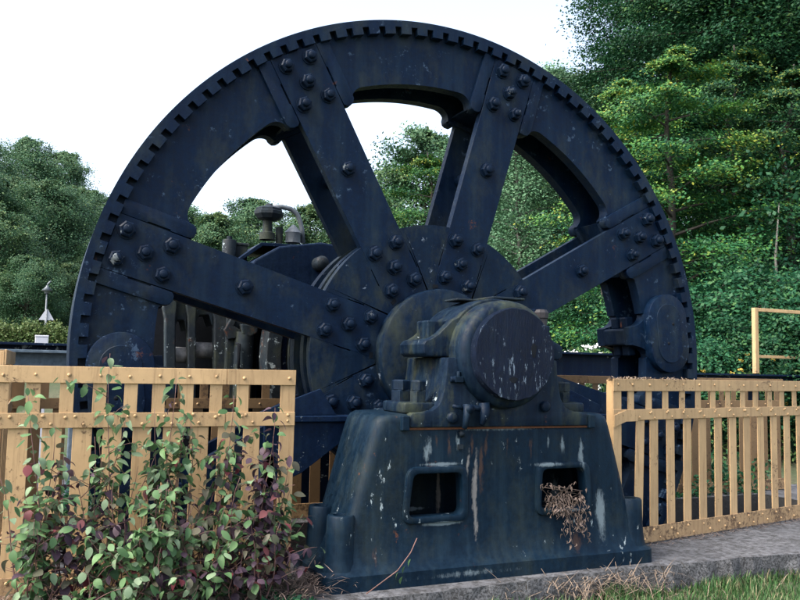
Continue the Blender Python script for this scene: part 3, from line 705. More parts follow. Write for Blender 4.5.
# ribbed frames: flat cast columns with waisted outline, panels between with an upper hole and a steel roller
def col(x0, x1, Y, t, waist, yt=285, yb=392):
    pts = []
    L_ = [(x0, yt), (x0, yt+22), (x0+waist, yt+34), (x0+waist, yb)]; R2 = [(x1-waist*.5, yb), (x1-waist*.5, yt+36), (x1, yt+24), (x1, yt)]
    poly = [E(a, b, Y) for a, b in L_+R2]
    mb = MB(); mb.prism(poly, Y, Y+t); return ep('frame_column', mb, M['engine'], bevel=.012, seg=2)
for x0, x1, wst in ((163, 177, 2.5), (186, 197, 2), (212, 228, 2.5)): col(x0, x1, 2.05, .14, wst, yt=284, yb=440)
for x0, x1, yh, yr in ((175, 188, 327, 355), (195, 214, 322, 350)):
    A, B, Cc, D = E(x0, 292, 2.12), E(x1, 292, 2.12), E(x1, 326, 2.12), E(x0, 326, 2.12)
    mb = MB(); hw = (B[0]-A[0]); 
    mb.prism([A, B, (B[0], E(x1, yh+4, 2.12)[1]), (A[0]+hw*.78, E(x1, yh-7, 2.12)[1]), (A[0]+hw*.3, E(x0, yh-7, 2.12)[1]), (A[0], E(x0, yh+4, 2.12)[1])], 2.12, 2.5); ep('panel', mb, M['engine'], bevel=.008)
    mb = MB(); zz = E(x0, yr, 2.2)[1]; mb.tube([(A[0]-.02, 2.22, zz), (B[0]+.02, 2.22, zz)], .085, 14); ep('roller', mb, M['steel'])
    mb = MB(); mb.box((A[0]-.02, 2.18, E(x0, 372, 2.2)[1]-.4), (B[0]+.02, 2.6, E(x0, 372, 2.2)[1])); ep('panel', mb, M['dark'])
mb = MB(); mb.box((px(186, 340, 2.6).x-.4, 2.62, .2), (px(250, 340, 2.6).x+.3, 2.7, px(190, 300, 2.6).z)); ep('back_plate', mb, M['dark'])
A = px(225, 372, 2.0); B = px(250, 300, 2.0)
mb = MB(); mb.box((A.x, 2.02, .19), (B.x, 2.6, B.z)); ep('side_block', mb, M['engine'], bevel=.02)
poly = [E(a, b, 1.98) for a, b in ((224, 330), (232, 316), (236, 319), (233, 326), (240, 330), (238, 338), (228, 339))]
mb = MB(); mb.prism(poly, 1.94, 2.03); ep('latch', mb, M['engine'], bevel=.006)
poly = [E(a, b, 1.95) for a, b in ((240, 324), (257, 326), (256, 333), (249, 337), (241, 334))]
mb = MB(); mb.prism(poly, 1.88, 2.03); ep('clamp', mb, M['engine'], bevel=.012)
mb = MB(); q = px(244, 360, 1.95); mb.lathe([(.10, .2), (.10, 2.05)], 20, axis='z', c=(q.x, 1.98, 0)); ep('cylinder_column', mb, M['engine'])
mb = MB(); q = px(238, 356, 1.9); mb.tube([(q.x-.03, 1.88, q.z+.13), (q.x, 1.86, q.z+.12), (q.x, 1.86, q.z-.12), (q.x+.04, 1.88, q.z-.14)], .016, 8); ep('handle', mb, M['dark'])
# brake ring beside the hub: a curved band with a slot
cx, cz = .36, H
def seg(r0, r1, a0, a1, n=14): return [(cx+r0*math.cos(R_(a0+(a1-a0)*i/n)), cz+r0*math.sin(R_(a0+(a1-a0)*i/n))) for i in range(n+1)]+[(cx+r1*math.cos(R_(a1+(a0-a1)*i/n)), cz+r1*math.sin(R_(a1+(a0-a1)*i/n))) for i in range(n+1)]
for r0, r1, a0, a1 in ((1.33, 1.48, 150, 188), (1.12, 1.26, 150, 188), (1.12, 1.48, 188.3, 205)):
    mb = MB(); mb.prism(seg(r0, r1, a0, a1), 1.66-.12, 1.66+.2); ep('brake_band', mb, M['engine'], bevel=.008)

# ------------------------------------------------------------------ girders and platform beyond
def girder(x0, x1, Y, z0, z1, mat, label, depth=.3, legs=()):
    g = tag(empty('girder', ((x0+x1)/2, Y, max(.2, gh((x0+x1)/2, Y)))), label, 'girder'); o = -Vector(g.location)
    mb = MB(); mb.box((x0, Y, z0+.03), (x1, Y+.03, z1-.03)); link('web', mb.mesh('web'), mat, g, loc=o)
    mb = MB(); mb.box((x0, Y-depth/2, z1-.029), (x1, Y+depth/2, z1)); link('flange', mb.mesh('flange', bevel=.004), mat, g, loc=o)
    mb = MB(); mb.box((x0, Y-depth/2, z0), (x1, Y+depth/2, z0+.029)); link('flange', mb.mesh('flange', bevel=.004), mat, g, loc=o)
    for lx in legs:
        mb = MB(); mb.box((lx-.08, Y-.08, .15), (lx+.08, Y+.08, z0-.001)); link('leg', mb.mesh('leg', bevel=.01), mat, g, loc=o)
    return g
a = px(560, 352, 3.2); b = px(560, 378, 3.2)
girder(1.6, 5.4, 3.2, b.z, a.z, M['girder'], 'dark blue deep girder seen between pedestal and right side of the wheel', legs=(1.9, 3.4, 5.2))
a = px(720, 373.5, 3.8); girder(5.5, 12, 3.8, a.z-.22, a.z, M['girder'], 'long dark girder low behind the right fence, carrying the railing', legs=(6, 8, 10, 11.8))
a = px(720, 369, 6.0); girder(6.2, 8.1, 6.0, a.z-.15, a.z, M['girder'], 'short dark beam just above the long girder, right of the wheel', legs=(6.4, 7.9))
a = px(35, 350, 3.0); girder(-6.5, -2.6, 3.0, a.z-.20, a.z, M['greybeam'], 'pale blue grey beam behind the left fence', legs=(-6.2, -4.5, -2.8))
a = px(35, 343, 4.4); girder(-6.5, -2.3, 4.4, a.z-.16, a.z, M['girder'], 'dark blue beam above the pale grey beam at the left', legs=(-6.2, -4.5, -2.5))
a = px(150, 357, 3.4); girder(-2.5, -1.75, 3.4, a.z-.10, a.z, M['greybeam'], 'short pale grey beam left of the ribbed engine frames', legs=(-2.4, -1.9))
mb = MB(); a = px(155, 340, 3.1)
tr_ = tag(empty('control_stand', (a.x, 3.1, .2)), 'small grey steel stand with a sloping brace, seen under the left spoke', 'stand')
mb = MB(); z1 = px(155, 309, 3.1).z
mb.box((.01, -.03, 0), (.06, .03, z1-.2)); link('upright', mb.mesh('upright', bevel=.004), M['greybeam'], tr_)
mb = MB(); zz = px(155, 329, 3.1).z-.2; mb.box((-.02, -.08, zz-.03), (.22, .08, zz)); link('shelf', mb.mesh('shelf', bevel=.004), M['greybeam'], tr_)
mb = MB(); mb.tube([(-.12, 0, zz-.05), (.02, 0, zz-.30)], .02, 8); link('brace', mb.mesh('brace'), M['greybeam'], tr_)
# ochre railing on the platform at the right
rb = px(756, 374, 3.8); rl = tag(empty('railing', (rb.x, 3.8, px(756, 373.5, 3.8).z)), 'ochre square tube railing standing above the right fence', 'railing')
hz = px(756, 308, 3.8).z-rl.location.z; mz = px(756, 355, 3.8).z-rl.location.z
for s in (0, 1.9, 3.8):
    mb = MB(); mb.box((s-.04, -.04, 0), (s+.04, .04, hz-.002)); link('post', mb.mesh('post', bevel=.006), M['fence'], rl)
mb = MB(); mb.box((-.042, -.03, hz-.06), (4.0, .03, hz)); link('top_rail', mb.mesh('top_rail', bevel=.006), M['fence'], rl)
mb = MB(); mb.box((.041, -.025, mz-.05), (1.859, .025, mz)); mb.box((1.941, -.025, mz-.05), (3.759, .025, mz)); link('mid_rail', mb.mesh('mid_rail', bevel=.006), M['fence'], rl)
# white cabinet, lamp, road sign
a = px(42, 336, 7.0); a2 = px(35.5, 336, 7.0); a3 = px(49, 336, 7.0)
cb = tag(empty('white_cabinet', (a.x, 7.0, gh(a.x, 7.0))), 'small white box shaped cabinet in front of the hedge at the left', 'cabinet')
z1 = px(42, 335.2, 7.0).z-cb.location.z; wd = (a3.x-a2.x)/2
mb = MB(); mb.box((-wd, 0, .08), (wd, .35, z1-.03)); link('body', mb.mesh('body', bevel=.01), M['whitepaint'], cb)
mb = MB(); mb.box((-wd-.004, -.004, z1-.029), (wd+.004, .354, z1)); link('lid', mb.mesh('lid', bevel=.008), M['whitepaint'], cb)
mb = MB(); mb.box((-wd+.03, .03, 0), (wd-.03, .32, .079)); link('foot', mb.mesh('foot'), M['galv'], cb)
lx, ly = bearing(46.5, 31); lz = gh(lx, ly); d = math.hypot(lx-CAM.x, ly-CAM.y)
def zat(y, D, x=46): return CAM.z+D*((362-y)/FPX)
lp = tag(empty('street_lamp', (lx, ly, lz)), 'slim grey street lamp with conical shade behind the hedge', 'street lamp')
zl = zat(297, 31)-lz
mb = MB(); mb.tube([(0, 0, 0), (0, 0, 1), (0, 0, zl)], [.045, .035, .026], 10); link('pole', mb.mesh('pole'), M['galv'], lp)
mb = MB(); mb.lathe([(.08, zl-.10), (.10, zl-.02), (.19, zl), (.05, zl+.14), (.03, zl+.19), (0, zl+.2)], 16, axis='z'); link('lamp_shade', mb.mesh('lamp_shade'), M['galv'], lp)
mb = MB(); mb.tube([(0, 0, zl+.16), (.02, 0, zl+.24), (.08, 0, zl+.32), (.13, 0, zl+.36)], [.02, .035, .03, .012], 8); link('finial', mb.mesh('finial'), M['galv'], lp)
sx, sy = bearing(47.5, 30.6); sg_ = tag(empty('road_sign', (sx, sy, gh(sx, sy)), R_(-3)), 'white backed triangular road sign beside the street lamp', 'road sign')
zs0, zs1 = zat(324, 30.6)-sg_.location.z, zat(314, 30.6)-sg_.location.z
mb = MB(); mb.prism([(-.25, zs0), (.25, zs0), (.03, zs1), (-.03, zs1)], 0, .02); link('plate', mb.mesh('plate'), M['whitepaint'], sg_)
mb = MB(); mb.tube([(0, -.03, 0), (0, -.03, zs1)], .022, 8); link('post', mb.mesh('post'), M['galv'], sg_)

# ------------------------------------------------------------------ vegetation
def leaf_cloud(name, P, N, size, tone, seed, aspect=.62):
    "quads (rhombs) at P with normals N"
    rg = np.random.default_rng(seed); n = len(P)
    A = rg.normal(size=(n, 3)); A -= N*np.sum(A*N, 1)[:, None]; A /= np.linalg.norm(A, axis=1)[:, None]; B = np.cross(N, A)
    s = (size*rg.uniform(.65, 1.25, n))[:, None]
    V = np.stack([P-A*s*.5, P+B*s*aspect*.5+A*s*.05-N*s*.06, P+A*s*.5, P-B*s*aspect*.5+A*s*.05-N*s*.06], 1).reshape(-1, 3)
    me = bpy.data.meshes.new(name); me.vertices.add(4*n); me.vertices.foreach_set('co', V.astype(np.float32).ravel())
    me.loops.add(4*n); me.loops.foreach_set('vertex_index', np.arange(4*n, dtype=np.int32))
    me.polygons.add(n); me.polygons.foreach_set('loop_start', np.arange(0, 4*n, 4, dtype=np.int32)); me.polygons.foreach_set('loop_total', np.full(n, 4, np.int32))
    at = me.attributes.new('tone', 'FLOAT', 'FACE'); at.data.foreach_set('value', np.clip(tone, 0, 1).astype(np.float32))
    me.update(); return me
def tree_meshes(name, seed, h, rad, nb, nt_, nl, leaf, base=.12, layered=.5, droop=.0, tip=.25, prof=None, trunk_r=None, up=.25):
    rg = np.random.default_rng(seed); rr = random.Random(seed)
    tr_mb = MB(); k = 8; bend = [(rr.uniform(-.03, .03)*h*i/k, rr.uniform(-.03, .03)*h*i/k) for i in range(k+1)]
    tp = [Vector((bend[i][0], bend[i][1], h*.97*i/k)) for i in range(k+1)]
    r0 = trunk_r or h*.018
    tr_mb.tube([tp[0]-Vector((0, 0, .4))]+tp, [r0*1.3]+[r0*(1-.93*i/k)+.012 for i in range(k+1)], 8)
    def tpos(t):
        f = t*k; i = min(int(f), k-1); return tp[i].lerp(tp[i+1], f-i)
    prof = prof or (lambda t: math.sin(PI*min(1, (t*.92+.10)))**.7)
    Ps = []; Ns = []; Ts = []
    for b in range(nb):
        t = base+(1-base)*((b+rr.random())/nb)**.9; t = min(t, .985)
        L = rad*max(.12, prof((t-base)/(1-base)))*rr.uniform(.62, 1.12); a = b*2.39996+rr.uniform(-.5, .5)
        st = tpos(t); rise = up*(1.2-t)+rr.uniform(-.18, .36)
        dirv = Vector((math.cos(a), math.sin(a), rise)).normalized(); cur = Vector((0, 0, -droop*L))
        side = Vector((-math.sin(a), math.cos(a), 0))
        bp = lambda u: st+dirv*(L*u)+cur*(u*u)
        tr_mb.tube([bp(0), bp(.35), bp(.7), bp(1.0)], [r0*.35*(1-t)+.018, r0*.22*(1-t)+.013, .011, .005], 5)
        for q_ in range(nt_):
            u = rr.uniform(.30, 1.04)**.8; c0 = bp(u); wd_ = L*.30*(1.15-.6*u); off = side*rr.uniform(-1, 1)*wd_+Vector((0, 0, rr.uniform(-.12, .12)*L*(1-layered)))
            cc = c0+off; m_ = max(3, int(nl*rr.uniform(.5, 1.5)))
            sp = .17*L**.5*rr.uniform(.7, 1.3)*1.15
            loc = rg.normal(size=(m_, 3))*np.array([sp, sp, sp*(1-layered*.82)]); dd = np.hypot(loc[:, 0], loc[:, 1])
            loc[:, 2] -= dd*dd*.25*layered/max(sp, .05)*.4
            Ps.append(loc+np.array(cc)); cn = np.array([dirv.x*.45+rr.gauss(0, .25), dirv.y*.45+rr.gauss(0, .25), .75]); nn = rg.normal(size=(m_, 3))*(.42-.16*layered)+cn; Ns.append(nn/np.linalg.norm(nn, axis=1)[:, None])
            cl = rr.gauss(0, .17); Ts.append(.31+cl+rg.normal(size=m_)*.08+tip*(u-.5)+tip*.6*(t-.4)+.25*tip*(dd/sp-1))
    P = np.concatenate(Ps); N = np.concatenate(Ns); T = np.concatenate(Ts)
    return tr_mb.mesh(name+'_trunk', smooth_ang=60), leaf_cloud(name+'_crown', P, N, leaf, T, seed+1), len(P)
conic = lambda t: (1-t)**.75*.95+.08
ARCH = {
 'tall': (tree_meshes('tall', 21, 20, 5.4, 62, 24, 62, .125, .10, .70, .16, .34), 'beech', 'bark'),
 'tall2': (tree_meshes('tall2', 22, 18, 4.8, 58, 24, 60, .12, .14, .66, .16, .30), 'beech', 'bark'),
 'young': (tree_meshes('young', 23, 9.5, 3.7, 46, 20, 54, .088, .05, .82, .12, .45, prof=lambda t: (1-t)**.6*.98+.05), 'beech_light', 'bark'),
 'round': (tree_meshes('round', 24, 12, 4.6, 70, 22, 40, .15, .10, .25, .0, .3, up=.6), 'broad', 'bark'),
 'round2': (tree_meshes('round2', 25, 11, 4.0, 64, 22, 40, .145, .08, .35, .05, .4, up=.5), 'broad', 'bark'),
 'birch': (tree_meshes('birch', 26, 9, 2.2, 64, 18, 20, .10, .10, .15, .25, .3, prof=lambda t: math.sin(PI*min(1, t*.85+.13))**.8, up=.9, trunk_r=.09), 'birch', 'barkpale'),
 'shrub': (tree_meshes('shrub', 27, 2.6, 1.6, 38, 18, 20, .078, .02, .5, .1, .35, prof=lambda t: 1-.5*t, up=.7, trunk_r=.03), 'shrub', 'bark'),
}
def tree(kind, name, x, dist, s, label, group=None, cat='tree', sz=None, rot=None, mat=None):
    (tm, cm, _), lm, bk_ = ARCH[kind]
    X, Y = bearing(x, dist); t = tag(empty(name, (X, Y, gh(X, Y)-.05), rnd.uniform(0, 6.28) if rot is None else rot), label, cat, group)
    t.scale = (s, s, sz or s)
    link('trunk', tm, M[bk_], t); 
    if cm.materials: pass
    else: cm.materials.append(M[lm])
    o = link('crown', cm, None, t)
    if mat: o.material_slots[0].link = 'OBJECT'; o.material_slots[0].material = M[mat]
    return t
# left hill
LH = [(-30, 46, .80), (4, 52, .86), (42, 50, .78), (64, 56, .82), (88, 60, .70), (108, 66, .66), (130, 62, .6), (-5, 40, .66), (28, 37, .42), (70, 41, .46), (100, 47, .52), (55, 70, .98), (20, 68, .95), (150, 72, .62), (-45, 60, .98)]
LN = ['at the far left edge', 'rising highest at the left edge', 'above the street lamp', 'right of the street lamp, tall', 'halfway down the left hill skyline', 'touching the wheel rim on the left skyline', 'hidden mostly by the left rim', 'lower at the left edge', 'small, just behind the lamp', 'small, right of the lamp', 'low beside the wheel rim', 'far back on the left hill', 'farthest back on the left hill', 'far back behind the left rim', 'beyond the left edge']
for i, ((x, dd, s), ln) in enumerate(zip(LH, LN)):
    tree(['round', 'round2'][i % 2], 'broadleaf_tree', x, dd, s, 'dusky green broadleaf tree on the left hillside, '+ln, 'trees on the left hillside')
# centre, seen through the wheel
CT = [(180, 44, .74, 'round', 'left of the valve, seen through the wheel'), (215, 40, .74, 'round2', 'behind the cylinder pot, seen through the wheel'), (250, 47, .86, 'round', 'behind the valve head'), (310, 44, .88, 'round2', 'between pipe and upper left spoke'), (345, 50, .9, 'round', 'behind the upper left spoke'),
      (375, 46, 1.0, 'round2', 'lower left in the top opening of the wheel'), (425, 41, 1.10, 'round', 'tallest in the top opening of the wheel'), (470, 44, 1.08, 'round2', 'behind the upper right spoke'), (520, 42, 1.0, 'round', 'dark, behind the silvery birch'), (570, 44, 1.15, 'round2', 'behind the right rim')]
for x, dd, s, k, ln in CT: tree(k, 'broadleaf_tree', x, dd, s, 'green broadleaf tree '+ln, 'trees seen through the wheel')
tree('young', 'beech_tree', 428, 24, .80, 'yellow green young beech in the top opening of the wheel', cat='tree')
tree('birch', 'birch_tree', 520, 27, 1.0, 'silvery green birch seen through the right upper opening of the wheel', cat='tree')
tree('birch', 'birch_tree', 487, 31, .85, 'smaller silvery birch left of the main birch, partly behind the spoke', cat='tree')
tree('round2', 'broadleaf_tree', 556, 40, 1.16, 'pale tree on the skyline just right of the wheel top', cat='tree', mat='birch')
# right forest
RF = [(676, 33, .90, 'tall2', 'with the left edge of the right forest'), (722, 31, .98, 'tall', 'second from the left in the right forest'), (765, 29, 1.0, 'tall2', 'in the middle of the right forest'), (800, 30, 1.1, 'tall', 'tall at the right of the right forest'), (830, 29, 1.1, 'tall2', 'at the right edge of the picture'), (890, 32, 1.1, 'tall', 'beyond the right edge'),
      (668, 44, 1.12, 'tall2', 'back row, left'), (712, 42, 1.25, 'tall', 'back row, second'), (745, 44, 1.3, 'tall2', 'back row, third'), (800, 42, 1.3, 'tall', 'back row, right'), (860, 46, 1.3, 'tall2', 'back row, far right'), (700, 36, .55, 'tall2', 'low, filling in behind the yellow green sprays'), (750, 35, .55, 'tall', 'low, in the shade behind the right shrubs'), (650, 37, .55, 'tall2', 'low, behind the right rim of the wheel'), (805, 36, .6, 'tall', 'low, in the shade at the right edge'), (612, 40, .70, 'tall2', 'low, behind the upper right rim')]
for x, dd, s, k, ln in RF: tree(k, 'beech_tree', x, dd, s, 'dark green tall beech, '+ln, 'tall beeches of the right forest')
YB = [(672, 20.5, .98, 'with yellow green sprays right of the wheel rim'), (622, 24, .95, 'just behind the right rim of the wheel'), (738, 25, 1.05, 'set back between the sprays and the right edge'), (795, 21.5, .92, 'at the right edge, above the railing'), (560, 30, .7, 'low behind the right hand spoke')]
for k_, (x, dd, s, ln) in enumerate(YB): tree('young', 'beech_tree', x, dd, s, ('light' if k_ < 2 else 'deep')+' green young beech '+ln, mat=None if k_ < 2 else 'beech')
SH = [(705, 16.6, .85), (740, 17, 1.0), (772, 16.6, .85), (800, 17.2, 1.1), (830, 16.8, 1.0), (722, 18, 1.3), (780, 18.5, 1.35), (665, 19, 1.2), (625, 21, 1.1), (598, 20, .7), (575, 23, 1.0), (545, 22, .9), (500, 24, 1.1), (810, 19.5, 1.3), (690, 21, 1.3), (480, 30, 1.3), (440, 30, 1.3), (400, 30, 1.2), (755, 21.5, 1.5)]
SN = ['behind the girder right of the wheel', 'left of the ochre railing', 'behind the railing post', 'behind the railing at the right edge', 'beyond the railing', 'taller, left of the railing', 'taller, above the railing', 'behind the lower right rim', 'deep behind the right rim', 'behind the white umbels', 'right of the hub', 'behind the bearing cap', 'behind the hub', 'in the shade at the right edge', 'in the shade right of the rim', 'far behind the upper right spoke', 'at the foot of the yellow green beech', 'at the left foot of the yellow green beech', 'in the shade above the shrubs']
for (x, dd, s), ln in zip(SH, SN): tree('shrub', 'shrub', x, dd, s, 'leafy green shrub '+ln, 'undergrowth shrubs', 'shrub')
# slim pale trunks in the right wood
for x, dd, h_, ln in ((603, 21, 4.2, 'standing above the white umbels'), (778, 19.5, 5.0, 'bent, left of the right edge')):
    X, Y = bearing(x, dd); z = gh(X, Y); t = tag(empty('sapling', (X, Y, z)), 'slim pale sapling '+ln, 'sapling')
    mb = MB(); mb.tube([(0, 0, -.1), (.05, 0, h_*.4), (-.05, 0, h_*.75), (.1, 0, h_)], [.05, .04, .03, .012], 6); link('trunk', mb.mesh('trunk'), M['barkpale'], t)
    rg = np.random.default_rng(int(x)); n = 500; P = rg.normal(size=(n, 3))*np.array([.5, .5, .6])+np.array([0, 0, h_]); N = rg.normal(size=(n, 3))+np.array([0, 0, 1.]); N /= np.linalg.norm(N, axis=1)[:, None]
    link('crown', leaf_cloud('sapling_crown', P, N, .13, rg.uniform(.2, .7, n), int(x)), M['shrub'], t)
# hedge at the left
rg = np.random.default_rng(9); n = 60000
x0, y0 = bearing(-60, 27); x1, y1 = bearing(190, 27.5); u = rg.random(n); vz = rg.random(n)**.6
hz_ = 1.62+.06*np.sin(u*22)+.06*np.sin(u*61)+.05*np.sin(u*143)
P = np.stack([x0+(x1-x0)*u, y0+(y1-y0)*u+rg.normal(size=n)*.42*(1.15-vz*.6), gh((x0+x1)/2, (y0+y1)/2)-.05+hz_*vz+rg.normal(size=n)*.09], 1)
N = rg.normal(size=(n, 3))+np.array([0, -.4, .8]); N /= np.linalg.norm(N, axis=1)[:, None]
hg = tag(empty('hedge', ((x0+x1)/2, (y0+y1)/2, gh((x0+x1)/2, (y0+y1)/2))), 'yellow green clipped hedge below the road sign', 'hedge')
link('foliage', leaf_cloud('hedge_foliage', P, N, .085, np.clip(.5+rg.normal(size=n)*.22+(vz-.6)*.5, 0, 1), 10), M['hedge'], hg, loc=-Vector(hg.location))
# weeds with white umbels behind the girder
def umbel_plant(x, dist, h_, seed, label, flower='white', heads=6):
    r = random.Random(seed); X, Y = bearing(x, dist); t = tag(empty('flowering_weed', (X, Y, gh(X, Y))), label, 'weed', 'flowering weeds beyond the girder')
    st = MB(); fl_ = MB()
    for k in range(heads):
        top_ = Vector((r.uniform(-.4, .4), r.uniform(-.25, .25), h_*r.uniform(.5, 1.05))); st.tube([(top_.x*.25, top_.y*.25, 0), (top_.x*.6, top_.y*.6, top_.z*.6), top_], [.010, .007, .004], 4)
        for j in range(20):
            a, q_ = r.uniform(0, 6.28), r.random()**.5*(.085 if flower == 'white' else .035); c0 = top_+Vector((q_*math.cos(a), q_*math.sin(a), .05-q_*.55+r.uniform(-.02, .02))); s = r.uniform(.014, .028)
            e1 = Vector((r.gauss(0, 1), r.gauss(0, 1), r.gauss(0, 1))).normalized(); e2 = e1.orthogonal().normalized(); fl_.add([c0+e1*s, c0+e2*s, c0-e1*s, c0-e2*s], [(0, 1, 2, 3)])
    link('stem', st.mesh('stem'), M['shrub'], t); link('flower_heads', fl_.mesh('flower_heads'), M[flower], t)
    rg = np.random.default_rng(seed); n = 420; zz = rg.random(n)**1.1
    P = np.stack([rg.normal(size=n)*.34, rg.normal(size=n)*.28, zz*h_*.92], 1); N = rg.normal(size=(n, 3))+np.array([0, 0, .7]); N /= np.linalg.norm(N, axis=1)[:, None]
    link('leaves', leaf_cloud('weed_leaves', P, N, .10, rg.uniform(.2, 1, n), seed, .4), M['weed'], t)
k = 0
for x, dd, h_, ln in ((592, 13.5, 2.2, 'tallest, in the lower right opening of the wheel'), (578, 13.2, 1.9, 'left in the lower right opening of the wheel'), (603, 14, 2.3, 'beside the inner rim at the right'), (585, 15.5, 2.3, 'behind the other umbels'), (570, 15, 2.0, 'next to the bearing cap')):
    k += 1; umbel_plant(x, dd, h_, 60+k, 'weed with flat white flower heads, '+ln)
for x, dd, h_, ln in ((742, 16.2, 1.75, 'left of the railing post'), (766, 16, 1.85, 'between railing post and right edge'), (790, 16.2, 1.9, 'at the right edge'), (715, 16, 1.7, 'near the wheel rim')):
    k += 1; umbel_plant(x, dd, h_, 60+k, 'weed with small yellow flowers, '+ln, 'yellow', 5)

# ------------------------------------------------------------------ the dogwood shoots before the left fence
def leaf_mesh(name, curl, fold, wd_):
    prof = [(0, .02), (.12, .30), (.30, .47), (.52, .50), (.74, .36), (.90, .15), (1.0, 0)]
    v = []; f = []
    for u, w_ in prof:
        z = -curl*(u-.35)**2
        v += [(u, -w_*wd_, z+fold*w_), (u, 0, z), (u, w_*wd_, z+fold*w_)]
    for i in range(len(prof)-1):
        a = i*3; f += [(a, a+1, a+4, a+3), (a+1, a+2, a+5, a+4)]
    me = bpy.data.meshes.new(name); me.from_pydata(v, [], f); me.polygons.foreach_set('use_smooth', [True]*len(f)); me.update(); return me
LEAF = []
for mi, m in enumerate(LEAFM):
    row = []
    for q_, (cu, fo, wd_) in enumerate(((.35, .10, .62), (.7, .22, .55), (.2, -.05, .70))):
        me = leaf_mesh('leaf', cu, fo, wd_); me.materials.append(m); row.append(me)
    LEAF.append(row)
def shoot_shrub(name, loc, shoots, label, weights, seed, step=.046, lsz=(.050, .088)):
    r = random.Random(seed); t = tag(empty(name, loc), label, 'shrub', 'shrubs in front of the left fence')
    st = MB(); nleaf = 0
    shoots = list(shoots)+[(ax*1.1+r.uniform(-.12, .12), ay-r.uniform(0, .1), hh*r.uniform(.4, .75)) for ax, ay, hh in shoots[::2]+shoots[1::4]]
    for (ax, ay, hh) in shoots:
        n = 9; pts = []; wob = (r.uniform(-.05, .05), r.uniform(-.03, .03)); b0 = (r.uniform(-.10, .10), r.uniform(-.06, .06))
        for i in range(n+1):
            u = i/n; pts.append(Vector((b0[0]+ax*u**1.3+wob[0]*math.sin(u*5), b0[1]+ay*u**1.3+wob[1]*math.sin(u*4), hh*u*(1-.06*u*abs(ax)))))
        st.tube(pts, [.0055*(1-.75*i/n) for i in range(n+1)], 5)
        runs = [(pts, hh*1.05, r.uniform(.05, .16))]
        for q_ in range(3 if hh > .6 else 2):
            u0 = r.uniform(.2, .85); i0 = int(u0*n); p0 = pts[i0].lerp(pts[min(n, i0+1)], u0*n-i0); a0 = r.uniform(0, 6.28); l0 = r.uniform(.12, .30)
            tw = [p0+Vector((math.cos(a0)*l0*k/n, math.sin(a0)*.6*l0*k/n-.02*k/n, l0*(.75*k/n-.35*(k/n)**2))) for k in range(n+1)]
            st.tube(tw, [.003*(1-.7*k/n) for k in range(n+1)], 4); runs.append((tw, l0, .05))
        for pts, L, z in runs:
          side = r.uniform(0, 6.28)
          while z < L:
              u = min(.999, z/L); f = u*n; i = int(f); p = pts[i].lerp(pts[min(n, i+1)], f-i)
              for sgn in (0, PI):
                  if nleaf >= 299 or r.random() < .06: continue
                  a = side+sgn+r.uniform(-.4, .4); stem = r.uniform(.012, .05)
                  mi = r.choices(range(5), weights(u, r))[0]; s = r.uniform(*lsz)*(1.1-.15*u)
                  o = link('leaf', LEAF[mi][r.randrange(3)], None, t, loc=(p.x+stem*math.cos(a), p.y+stem*math.sin(a), p.z+r.uniform(-.01, .015)), rot=(r.uniform(-.8, .8), r.uniform(-.1, 1.15), a)); o.scale = (s*r.uniform(.85, 1.15), s*r.uniform(.8, 1.1), s*r.uniform(.5, 1.8)); nleaf += 1
              side += PI/2+r.uniform(-.3, .3); z += step*r.uniform(.75, 1.35)
    link('stems', st.mesh('stems'), M['twig'], t); return t
green = lambda u, r: (6, 3.6*u+1.6, 1.8*(1-u), 1.3*(1-u)+.15, .25*(1-u))
mixd = lambda u, r: (4, 1.2*u+.5, 2.2, 2.4*(1-u)+.2, .4)
purp = lambda u, r: (1.6*u+.5, .4*u, 1.6, 6.5, 1.0)
def sh(x, y, n, h0, h1, sp, seed, lean=0): 
    r = random.Random(seed); return [(r.uniform(-sp, sp)+lean, r.uniform(-.16, .10), r.uniform(h0, h1)) for _ in range(n)]
